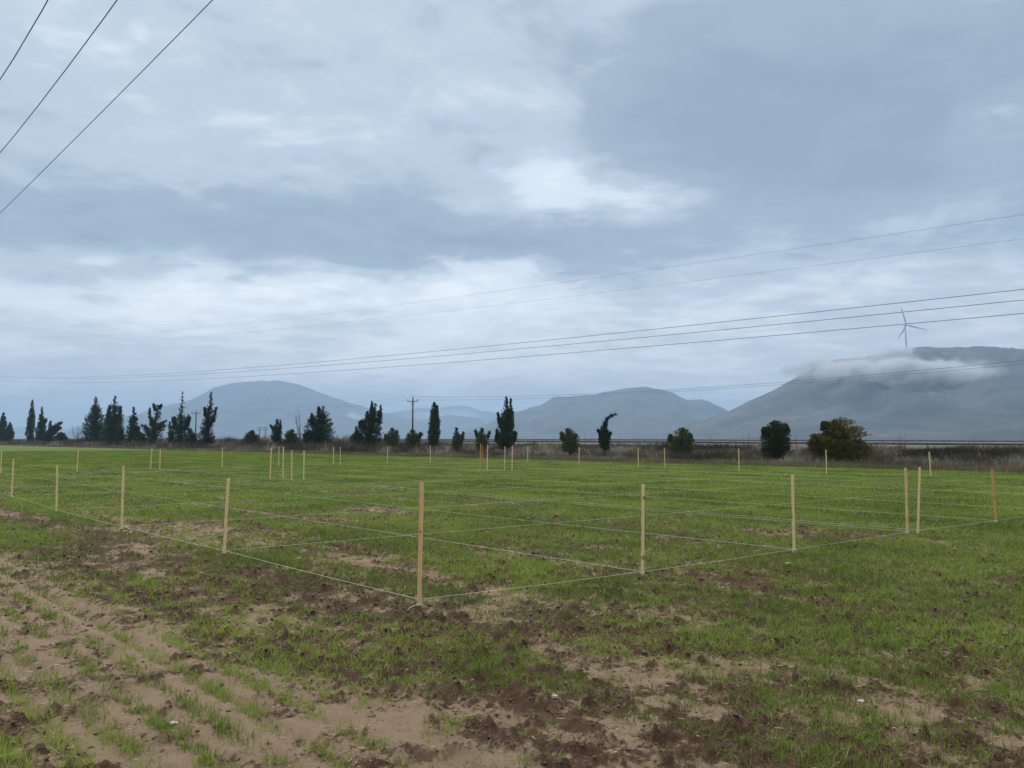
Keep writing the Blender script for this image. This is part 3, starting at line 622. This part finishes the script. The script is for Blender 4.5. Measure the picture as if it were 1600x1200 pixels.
bare_tree('small bare twiggy tree between the right hand bushes', 1252, 48, 684, 10, 14, seed=11, name='bare_sapling')

# ------------------------------------------------------------------ wooden stakes
ST = [(655, 952, 659, 754, 'nearest wooden stake, tallest in the photo, at the front corner of the strings', 'o'),
      (350, 871, 357, 748, 'tall wooden stake leaning right, next one left of the nearest stake', 'n'),
      (190, 831, 193, 728, 'wooden stake third from the nearest one along the left string line', 'n'),
      (88, 803, 89.5, 728, 'slender stake at the left string line, fourth from the nearest stake', 'n'),
      (18, 780, 21, 718, 'small stake by the left edge where the string line leaves the photo', 'n'),
      (1, 741, 2.5, 704, 'distant stake cut by the left edge of the photo', 'p'),
      (120, 739, 122.5, 703, 'lone distant stake below the low dark trees on the far left', 'p'),
      (235, 735, 237.5, 700, 'left one of a close distant pair below the broad ragged tree', 'p'),
      (249.5, 735, 250.5, 701, 'right one of a close distant pair below the broad ragged tree', 'p'),
      (347, 732, 347.5, 700, 'lone distant stake below and right of the rusty brown cypress', 'p'),
      (422, 751, 424, 700, 'leftmost stake of the group of five left of the middle', 'p'),
      (435.5, 730, 436, 698, 'shortest and farthest stake inside the group of five', 'p'),
      (442, 751, 443, 698, 'middle stake of the group of five with the highest top', 'p'),
      (455.5, 752, 456, 704, 'fourth stake from the left in the group of five', 'p'),
      (474.5, 752, 475, 704, 'rightmost stake of the group of five', 'p'),
      (520.5, 727, 521.5, 698, 'thin left stake of the far pair under the broad dark conifer', 'n'),
      (531.5, 727, 532, 698, 'right stake of the far pair under the broad dark conifer', 'p'),
      (605, 725, 606, 697, 'lone far stake below the pale shrub left of the nearer pole', 'p'),
      (672, 724, 672.5, 696, 'lone far stake under the column cypress', 'p'),
      (750, 734, 751, 693, 'orange stake, left one of three close together left of the tallest cypress', 'o2'),
      (753, 720, 754, 695, 'short far orange stake between two nearer ones left of the tallest cypress', 'o2'),
      (761, 737, 762, 695, 'yellowish stake, right one of three close together left of the tallest cypress', 'n'),
      (788.5, 737, 789, 698, 'orange brown stake directly under the tallest cypress', 'o'),
      (800, 738, 800.5, 697, 'thin stake just right of the one under the tallest cypress', 'n'),
      (824.5, 723, 824.5, 697, 'far small stake right of the tallest cypress', 'n'),
      (904.5, 726, 905, 699, 'far stake just right of the shrub that stands between the two cypresses', 'p'),
      (997.5, 731, 997, 701, 'far stake right of the bent cypress', 'p'),
      (1039, 732, 1038, 700, 'far stake just left of the leafy shrub with bare twigs', 'p'),
      (1155, 737, 1154, 701, 'far stake with string sticking out of its side, left of the oval bush', 'p'),
      (1291.5, 742, 1290.5, 703, 'far stake in front of the big orange green bush', 'p'),
      (1454.5, 746, 1452, 706, 'far stake leaning left in front of the brush at the right', 'n'),
      (1418, 839, 1415, 731, 'left stake of the pair at the right side, rough edged', 'o'),
      (1434, 838, 1437, 730, 'right stake of the pair at the right side', 'n'),
      (1557, 821, 1550, 733, 'orange stake leaning left near the right edge', 'o2'),
      (1241, 869, 1238, 742, 'tall stake second to the right of the nearest one, left of the right hand pair', 'n'),
      (1003.5, 906, 1005, 757, 'tall stake first to the right of the nearest one, with a loose string tail', 'p')]
MW = {'o': M_wood, 'n': M_wood_pale, 'p': M_wood_pale, 'o2': M_wood_orange}
SP = {}
for si, (x0, y0, x1, y1, lab, mk) in enumerate(ST):
    b = ground(x0, y0); zg = float(gz_at(b[0], b[1])[0]); t = at_depth(x1, y1, b[1])
    ax = t - b; ln = np.linalg.norm(ax); ax /= ln; b = np.array([b[0], b[1], 0.0])
    rs = np.random.default_rng(si + 40); rot = rs.uniform(-.5, .5)
    sidev = np.array([math.cos(rot), math.sin(rot), 0]); sidev -= ax * (sidev @ ax); sidev /= np.linalg.norm(sidev); dep = np.cross(ax, sidev)
    wdt = rs.uniform(.034, .042) * (1.0 if b[1] < 20 else 1.15); dpt = .024; bev = .003
    V = []; Fx = []
    levels = [(-.18, .35), (-.02, 1), (.25 * ln, 1.0), (.5 * ln, .98), (.75 * ln, 1.0), (ln - .004, 1.0), (ln, .85)]
    for (h_, s_) in levels:
        wb = sidev * rs.normal(0, .0012) + dep * rs.normal(0, .0012)
        for cx, cy in ((-1, -.7), (-.8, -1), (.8, -1), (1, -.7), (1, .7), (.8, 1), (-.8, 1), (-1, .7)):
            V.append(b + ax * h_ + wb + sidev * cx * wdt / 2 * s_ + dep * cy * dpt / 2 * s_ - b)
    for i in range(len(levels) - 1):
        for j in range(8): Fx.append((i * 8 + j, i * 8 + (j + 1) % 8, i * 8 + 8 + (j + 1) % 8, i * 8 + 8 + j))
    mb = MB(); mb.add(V, Fx + [tuple((len(levels) - 1) * 8 + j for j in range(8))])
    stk = mb.build('wooden_stake', MW[mk], None, loc=(b[0], b[1], 0)); tag(stk, lab, 'stake', 'wooden stakes marking out the plots')
    if b[1] < 16:                                     # the knot of string tied round the foot of a near stake
        kb = MB(); hz = .055 + zg
        for dz_ in (0, .007, .014):
            ring = [ax * (hz + dz_) + sidev * cx * (wdt / 2 + .003) + dep * cy * (dpt / 2 + .003) for cx, cy in ((-1, -1), (1, -1), (1, 1), (-1, 1), (-1, -1))]
            kb.tube(ring, .0028, 5)
        if 'tail' in lab or 'nearest wooden' in lab:
            s_ = 1 if 'tail' in lab else -1
            kb.tube([ax * hz + sidev * s_ * .02 - dep * -.015, np.array([s_ * .06, -.03, .035]), np.array([s_ * .09, -.05, .018]), np.array([s_ * .115, -.04, -.005])], .003, 5)
        kb.build('string_knot', M_string, stk)

# far stake with a piece of string sticking out
# ------------------------------------------------------------------ strings between the stakes
S0 = ground(655, 952)[:2]; Lv = ground(88, 803)[:2] - S0; Lv /= np.linalg.norm(Lv); Rv = ground(1557, 821)[:2] - S0; Rv /= np.linalg.norm(Rv)
def uv(u, v): return S0 + Lv * u + Rv * v
STR = [([(0, 0), (4.39, .02), (8.43, -.04), (12.82, 0), (18.24, .22), (36.5, .2)], 'front left string running from the nearest stake past the left row of stakes'),
       ([(-.14, 2.78), (36.07, 3.16)], 'string leading left from the stake with the loose tail'),
       ([(-.07, 5.76), (18, 5.9), (35.56, 6.08)], 'string leading left from the second stake to the right of the nearest'),
       ([(.09, 9.11), (23.42, 9.56), (36.78, 9.68)], 'string leading left from the left one of the right hand pair of stakes'),
       ([(.04, 9.42), (22.3, 10.1), (36.5, 10.01)], 'string leading left from the right one of the right hand pair of stakes'),
       ([(0, 12.12), (37.31, 13.44)], 'string leading left from the leaning orange stake near the right edge'),
       ([(0, 15.4), (37.4, 16.61)], 'string crossing behind the right hand pair of stakes from beyond the right edge'),
       ([(0, 20.3), (25.38, 21.18), (38.67, 20.57)], 'string passing the stakes under the tallest cypress, nearer one of two'),
       ([(0, 20.9), (24.6, 21.75), (38.42, 20.88)], 'string passing the stakes under the tallest cypress, farther one of two'),
       ([(0, 24.1), (38.94, 24.38)], 'distant string ending at the stake below the pale shrub left of the pole'),
       ([(0, 27.1), (38.48, 27.2)], 'distant string ending at the stake under the column cypress'),
       ([(0, 30.4), (9.74, 30.81), (13.62, 29.95), (18.11, 30.19), (24.0, 30.9), (30.76, 32.41), (35.83, 32.86), (41.53, 33.71)], 'farthest string joining the distant row of stakes before the brush'),
       ([(0, 0), (-.14, 2.78), (-.07, 5.76), (.06, 9.2), (0, 12.12), (0, 30.4)], 'front right string running from the nearest stake past the right row of stakes'),
       ([(4.39, .02), (5.0, 30.2)], 'string leading right from the stake next left of the nearest'),
       ([(8.43, -.04), (9.74, 30.81)], 'string leading right from the third stake of the left row'),
       ([(12.82, 0), (13.62, 29.95)], 'string leading right from the fourth stake of the left row'),
       ([(18.24, .22), (18.11, 30.19)], 'string leading right from the small stake by the left edge'),
       ([(22.3, 0), (22.3, 10.1), (24.6, 21.7), (23.16, 31.0)], 'string crossing at the group of five stakes, nearer one of two'),
       ([(23.2, 0), (23.42, 9.56), (25.38, 21.18), (24.68, 30.72)], 'string crossing at the group of five stakes, farther one of two'),
       ([(28.4, 0), (30.76, 32.41)], 'distant string just beyond the group of five stakes'),
       ([(32.6, 0), (35.83, 32.86)], 'distant string between the group of five and the far close pairs'),
       ([(36.5, .2), (36.07, 3.16), (35.56, 6.08), (36.78, 9.68), (37.31, 13.44), (37.41, 16.61), (38.6, 20.7), (38.94, 24.38), (38.48, 27.2), (41.53, 33.71)], 'far left boundary string joining the distant close pairs of stakes')]
for pts, lab in STR:
    P3 = []
    for a_, b_ in zip(pts[:-1], pts[1:]):
        A_, B_ = uv(*a_), uv(*b_); d = np.linalg.norm(B_ - A_); m = max(2, int(d / 1.2))
        for i in range(m + (b_ == pts[-1])):
            f = i / m; c = A_ * (1 - f) + B_ * f; P3.append((c[0], c[1], .085 - .008 * math.sin(math.pi * f)))
    P3 = np.array(P3); P3[:, 2] += .008
    rd = [.0022 for c in P3]
    mb = MB(); o_ = P3[0].copy(); mb.tube([c - o_ for c in P3], rd, 5)
    tag(mb.build('string', M_string, None, loc=o_), lab, 'string', 'strings laid out between the stakes')

# ------------------------------------------------------------------ pale stones on the soil
for (x_, y_, s_, lab) in [(866, 1091, .022, 'pale stone on the bare soil in the foreground, right of centre'), (1232, 882, .03, 'pale flat stone in the grass in front of the second stake on the right'),
                          (466, 876, .03, 'pale flat stone in the grass right of the leaning stake'), (1345, 1098, .018, 'small pale stone on bare soil at the lower right'), (271, 1138, .016, 'small pale stone between the crop rows at the lower left')]:
    g = ground(x_, y_); z = float(gz_at(g[0], g[1])[0]); rs = np.random.default_rng(int(x_)); import bmesh
    bm = bmesh.new(); bmesh.ops.create_icosphere(bm, subdivisions=2, radius=s_)
    for v in bm.verts:
        f = 1 + .22 * rs.normal(); v.co.x *= f * 1.25; v.co.y *= f * .9; v.co.z *= .5 * f
    me = bpy.data.meshes.new('stone'); bm.to_mesh(me); bm.free(); me.materials.append(M_stone); o = link(bpy.data.objects.new('stone', me)); o.location = (g[0], g[1], z + s_ * .35)
    tag(o, lab, 'stone', 'pale stones lying on the field')

# ------------------------------------------------------------------ power lines
def wire(points, p, lab, rad_, mat, ext_l=0, ext_r=0, grp='power cables over the field'):
    """points as seen; the cable hangs in the vertical plane parallel to the road at distance p"""
    W = np.array([on_plane(x, y, p) for x, y in points]); qv = W[:, :2] @ L2; deg = 2 if len(points) > 2 else 1
    c = np.polyfit(qv, W[:, 2], deg); qq = np.linspace(qv.min() - ext_r, qv.max() + ext_l, 48)
    P3 = [np.array([*(N2 * p + L2 * s_), np.polyval(c, s_)]) for s_ in qq]; o_ = P3[0].copy()
    mb = MB(); mb.tube([t - o_ for t in P3], rad_, 6)
    print('wire', p, lab[:20], 'z', round(float(W[:, 2].min()), 1), round(float(W[:, 2].max()), 1))
    return tag(mb.build('power_cable', mat, None, loc=o_, smooth=True), lab, 'cable', grp)
def p_for(x, y, z):
    d = ray(x, y); t = (z - EYE) / d[2]; return float(N2 @ (d[:2] * t))
wire([(332, 0), (166, 168), (0, 333)], p_for(332, 0, 9), 'rightmost of the three dark cables crossing the top left corner', .0085, M_wire, 90, 6)
wire([(183, 0), (92, 123), (0, 239)], p_for(183, 0, 9), 'middle one of the three dark cables crossing the top left corner', .0095, M_wire, 90, 6)
wire([(75, 0), (38, 64), (0, 125)], p_for(75, 0, 9), 'leftmost of the three dark cables crossing the top left corner', .0095, M_wire, 90, 6)
wire([(0, 588), (400, 572), (800, 540), (1200, 500), (1600, 445)], 62, 'top one of the three close cables sloping across the middle of the sky', .025, M_wire_grey, 60, 12)
wire([(0, 589.5), (400, 577), (800, 550), (1200, 513), (1600, 461)], 63, 'middle one of the three close cables sloping across the middle of the sky', .025, M_wire_grey, 60, 12)
wire([(0, 595), (400, 585), (800, 564), (1200, 530), (1600, 480.5)], 64, 'lowest of the three close cables sloping across the middle of the sky', .025, M_wire_grey, 60, 12)
wire([(60, 526), (400, 502), (800, 453), (1200, 399), (1600, 330)], 75, 'highest thin faint cable across the sky at the right', .012, M_wire_grey, 20, 14)
wire([(60, 538), (400, 516), (800, 477), (1200, 430), (1600, 365)], 78, 'second highest thin faint cable across the sky at the right', .011, M_wire_grey, 20, 14)
def pole(px, base_p, top, arm_y, armw, lab, name='power_pole'):
    t = on_plane(px, top, base_p); X, Y = t[0], t[1]; Hh = t[2]
    root = empty(name, (X, Y, 0), lab, 'pole', 'power poles beyond the road'); m = Y / F
    mb = MB(); mb.tube([(0, 0, -.3), (0.02, 0, Hh * .5), (.03, 0, Hh)], [.19, .16, .13], 10); mb.build('pole_shaft', M_pole, root, smooth=True)
    za = at_depth(px, arm_y, Y)[2]; rot = math.atan2(N2[1], N2[0]) - .9
    mb = MB(); mb.box((0, -.12, za), armw * m, .11, .13, .10); mb.tube([(-armw * m * .3, -.1, za), (0, -.08, za - .8)], .025, 5); mb.tube([(armw * m * .3, -.1, za), (0, -.08, za - .8)], .025, 5); mb.build('crossarm', M_pole, root)
    for s_, zz in ((-1, za + .07), (1, za + .07), (0, Hh)):
        mb = MB(); xx = s_ * armw * m * .46; yy = -.12 if s_ else 0; mb.tube([(xx, yy, zz), (xx, yy, zz + .12), (xx, yy, zz + .14), (xx, yy, zz + .24), (xx, yy, zz + .26), (xx, yy, zz + .34)], [.04, .04, .12, .13, .07, .05], 8)
        mb.build('insulator', M_ceramic, root)
    return root
pole(645, 90, 622, 627, 16.5, 'dark wooden power pole, the nearer one, rising behind the green shrubs left of centre')
pole(306.5, 90, 643, 645.5, 14, 'thin wooden power pole, the farther one, between the two spired cypresses')
wire([(647, 619.3), (800, 619), (1000, 612), (1200, 599), (1300, 590.5), (1560, 567)], 90, 'upper cable leading right from the nearer wooden pole', .024, M_wire_grey, 0, 16, 'cables of the pole line beyond the road')
wire([(651, 625), (800, 623.5), (1000, 615), (1200, 602.5), (1300, 594.5), (1560, 572)], 91, 'lower cable leading right from the nearer wooden pole', .020, M_wire_grey, 0, 16, 'cables of the pole line beyond the road')
wire([(645, 619.3), (560, 629), (450, 638), (306.5, 641)], 90, 'top cable between the two wooden poles', .016, M_wire_grey, 0, 0, 'cables of the pole line beyond the road')
wire([(638, 624.5), (560, 634), (450, 642), (300, 645)], 90.5, 'lower cable between the two wooden poles', .016, M_wire_grey, 0, 0, 'cables of the pole line beyond the road')

def twin_pylon(px, top, base, Y, wpx, lab):
    b = at_depth(px, 686, Y); m = Y / F; Hh = at_depth(px, top, Y)[2]
    root = empty('crossarm_pylon', (b[0], Y, 0), lab, 'pylon', 'distant double crossarm pylons')
    mb = MB(); mb.tube([(0, 0, -.5), (0, 0, Hh)], [.8 * m, .5 * m], 8); mb.build('pole_shaft', M_pole, root)
    for f in (.0, 3.2):
        z = Hh - (1.2 + f) * m; mb = MB(); mb.box((0, 0, z), wpx * m, .5 * m, .55 * m); mb.build('crossarm', M_pole, root)
        for s_ in (-1, 0, 1):
            mb = MB(); mb.tube([(s_ * wpx * m * .44, 0, z), (s_ * wpx * m * .44, 0, z + .9 * m)], [.2 * m, .28 * m], 6); mb.build('insulator', M_ceramic, root)
twin_pylon(405.5, 667.5, 687, 480, 9, 'tiny distant pylon with two crossarms, left one of two right of the dull shrub')
twin_pylon(414.5, 667.5, 687, 620, 7.5, 'tiny distant fainter pylon with two crossarms, right one of two')

# ------------------------------------------------------------------ hills and mountains
mh, kh, bh = material('hill_scrub')
ph_ = kh.new('ShaderNodeNewGeometry').outputs['Position']
h1 = kh.noise(ph_, .006, 6, .6); h2 = kh.noise(ph_, .03, 5, .65)
hc = kh.mix(kh.ramp(h1, .38, .62), (.018, .026, .024), (.072, .070, .060)); hc = kh.mix(kh.math('MULTIPLY', kh.ramp(h2, .48, .62), .75), hc, (.016, .022, .016))
kh.put(bh.inputs['Base Color'], hc); bh.inputs['Roughness'].default_value = .95
def hill(prof_, D, foot, back, seed, name='hill', rough=1.0):
    xs = np.linspace(prof_[0][0], prof_[-1][0], 260); ys = np.interp(xs, [a for a, b in prof_], [b for a, b in prof_])
    ker = np.array([0, 1, 3, 1, 0.0]); ker /= ker.sum(); ys = np.convolve(np.pad(ys, 2, mode='edge'), ker, 'valid')
    nj = 70; V = np.zeros((260, nj, 3)); off = seed * 13.7
    dirx = (xs - 800) / F
    Z = (686 - ys) / F * D + EYE
    Z = Z + (fbm(xs * .08 + off, xs * 0, 4) - .5) * D * .0022 * rough
    for j in range(nj):
        f = j / (nj - 1)
        if f < .7:
            g = f / .7; d = foot + (D - foot) * g; prof2 = g ** 1.35
        else:
            g = (f - .7) / .3; d = D + back * g; prof2 = 1 - g ** 1.2
        X = dirx * D + (dirx * d - dirx * D) * .35 ; gull = (fbm(X * 26 / D + off, np.full(260, d * 14 / D), 5, .55) - .5)
        edgef = np.clip(1 - abs(g if f < .7 else 1) ** 8, 0, 1)
        V[:, j, 0] = X; V[:, j, 1] = d
        V[:, j, 2] = Z * prof2 * (1 + gull * 1.3 * (1 - prof2) ** .7) - 6 * (1 - prof2)
    V[:, 0, 2] = -8; V[:, -1, 2] = -8
    a = (np.arange(259)[:, None] * nj + np.arange(nj - 1)[None]).ravel()
    o = mesh_np(name, V.reshape(-1, 3), np.stack([a, a + nj, a + nj + 1, a + 1], 1), mh, smooth=True); tag(o, kind='structure'); return o
hill([(-260, 684), (-100, 674), (0, 670), (30, 666), (70, 671), (100, 671), (130, 664), (180, 660), (230, 668), (300, 684)], 8300, 7000, 900, 1)
hill([(120, 690), (150, 680), (175, 666), (200, 652), (250, 636), (280, 628), (305, 623), (330, 608), (360, 598), (400, 593.5), (440, 594), (470, 600), (500, 612), (540, 627), (575, 637), (620, 650), (680, 665), (760, 688)], 5600, 3800, 1200, 2)
hill([(530, 672), (575, 655), (600, 645), (640, 640), (680, 637), (700, 634), (725, 634), (750, 641), (775, 645), (800, 648), (860, 656), (930, 680)], 8200, 7000, 900, 3)
hill([(480, 686), (520, 672), (545, 664), (600, 657), (620, 656), (660, 655), (700, 648), (740, 652), (760, 660), (800, 668), (900, 686)], 6300, 5200, 900, 4)
hill([(690, 688), (720, 678), (745, 667), (775, 657), (800, 646), (820, 640), (850, 631), (860, 625), (865, 621), (900, 619), (930, 615), (960, 609), (985, 605), (1010, 605), (1035, 609), (1050, 612), (1062, 618), (1075, 623.5), (1098, 623.5), (1102, 627), (1115, 633), (1135, 643), (1180, 664), (1240, 688)], 3900, 2500, 900, 5)
hill([(930, 688), (1040, 676), (1090, 661), (1137, 643), (1160, 632), (1185, 620), (1220, 605), (1232, 598), (1260, 581), (1290, 566), (1320, 560), (1350, 557), (1390, 552), (1410, 547), (1430, 541), (1450, 540), (1500, 540), (1530, 540), (1560, 541), (1580, 545), (1600, 548), (1700, 562), (1900, 590), (2300, 684)], 2300, 1000, 1100, 6)

# ------------------------------------------------------------------ wind turbine on the right hand hill
def turbine(hx, hy, D, tips, base_y, lab):
    hub = at_depth(hx, hy, D); m = D / F; bz = at_depth(hx, base_y, D)[2]; root = empty('wind_turbine', (hub[0], D, bz), lab, 'wind turbine'); Hh = hub[2] - bz
    mb = MB(); mb.tube([(.6 * m, 0, -20), (.3 * m, 0, Hh * .5), (0, 0, Hh - 1)], [1.15 * m, .95 * m, .7 * m], 14); mb.build('tower', M_white, root, smooth=True)
    mb = MB(); mb.tube([(-2.6 * m, 2, Hh), (-1.6 * m, 1, Hh), (1.0 * m, -5, Hh), (1.4 * m, -6, Hh)], [.6 * m, 1.1 * m, 1.0 * m, .6 * m], 10); mb.build('nacelle', M_white, root, smooth=True)
    mb = MB(); mb.tube([(0, -6, Hh), (0, -8, Hh), (0, -10, Hh)], [.9 * m, .8 * m, .2 * m], 10); mb.build('hub', M_white, root, smooth=True)
    for (tx_, ty_) in tips:
        t = at_depth(tx_, ty_, D) - hub; t[1] = 0; L_ = np.linalg.norm(t); d = t / L_; c = np.cross(d, [0, 1, 0]); V = []; Fx = []
        st_ = [(0, .75, .75), (.08, .7, .6), (.2, 1.35, .35), (.5, .95, .22), (.8, .6, .14), (1, .15, .05)]
        for f, wv_, tv_ in st_:
            ce = d * L_ * f + np.array([0, -8.0, Hh])
            for j in range(8):
                an = j * math.pi / 4; V.append(ce + c * math.cos(an) * wv_ * m + np.array([0, 1.0, 0]) * math.sin(an) * tv_ * m)
        for i in range(5):
            for j in range(8): Fx.append((i * 8 + j, i * 8 + (j + 1) % 8, i * 8 + 8 + (j + 1) % 8, i * 8 + 8 + j))
        Fx.append(tuple(40 + j for j in range(8))); mb = MB(); mb.add(V, Fx); mb.build('blade', M_white, root, smooth=True)
turbine(1414.5, 508.5, 2450, [(1405.5, 480), (1448, 516.5), (1400.5, 531.5)], 552, 'pale three bladed wind turbine standing in mist on the right hand hill')

# ------------------------------------------------------------------ haze and the mist that hangs on the hills
def volume_mat(name, color, dens, noisy=None, aniso=0.0):
    m = bpy.data.materials.new(name); m.use_nodes = True; kk = NK(m.node_tree); kk.n.clear()
    v = kk.new('ShaderNodeVolumePrincipled'); v.inputs['Color'].default_value = (*color, 1); v.inputs['Density'].default_value = dens; v.inputs['Anisotropy'].default_value = aniso
    o = kk.new('ShaderNodeOutputMaterial'); kk.l.new(v.outputs[0], o.inputs['Volume'])
    if noisy:
        tco = kk.new('ShaderNodeTexCoord').outputs['Object']; ln = kk.new('ShaderNodeVectorMath', operation='LENGTH'); kk.put(ln.inputs[0], tco)
        fall = kk.ramp(ln.outputs['Value'], .25, 1.0, 1, 0); nz = kk.noise(kk.new('ShaderNodeNewGeometry').outputs['Position'], noisy, 5, .62)
        kk.put(v.inputs['Density'], kk.math('MULTIPLY', kk.math('MULTIPLY', kk.ramp(kk.math('ADD', nz, kk.math('MULTIPLY', fall, .14)), .51, .70), fall), dens))
    else: m.cycles.homogeneous_volume = True
    return m
hb = MB(); hb.box((0, 0, 238), 21000, 21000, 494)
haze = hb.build('haze', volume_mat('haze_air', (.49, .69, .93), .00023, aniso=.1)); tag(haze, kind='stuff')
def mist(px, py, D, rx, ry, rd, dens, nz, lab):
    import bmesh
    c = at_depth(px, py, D); m = D / F; bm = bmesh.new(); bmesh.ops.create_icosphere(bm, subdivisions=3, radius=1)
    me = bpy.data.meshes.new('mist'); bm.to_mesh(me); bm.free(); me.materials.append(volume_mat('mist_air', (.95, .97, 1), dens, nz)); o = link(bpy.data.objects.new('mist', me)); o.location = tuple(c)
    o.scale = (rx * m, rd, ry * m); tag(o, lab, 'mist', 'mist patches on the hills', 'stuff')
mist(1400, 578, 1850, 190, 26, 120, .075, .024, 'bright mist bank lying across the right hand hill')
mist(1480, 583, 1800, 95, 24, 90, .07, .026, 'right end of the mist bank across the right hand hill')
mist(1395, 558, 2180, 90, 26, 80, .06, .022, 'wisp of mist rising in front of the wind turbine tower')
mist(1290, 575, 2050, 110, 26, 90, .045, .020, 'thin mist at the left shoulder of the right hand hill')
mist(556, 650, 5000, 22, 12, 90, .05, .008, 'tiny mist puff on the right slope of the rounded mountain')
mist(700, 650, 6900, 90, 16, 250, .008, .004, 'soft mist band between the two low central ridges')
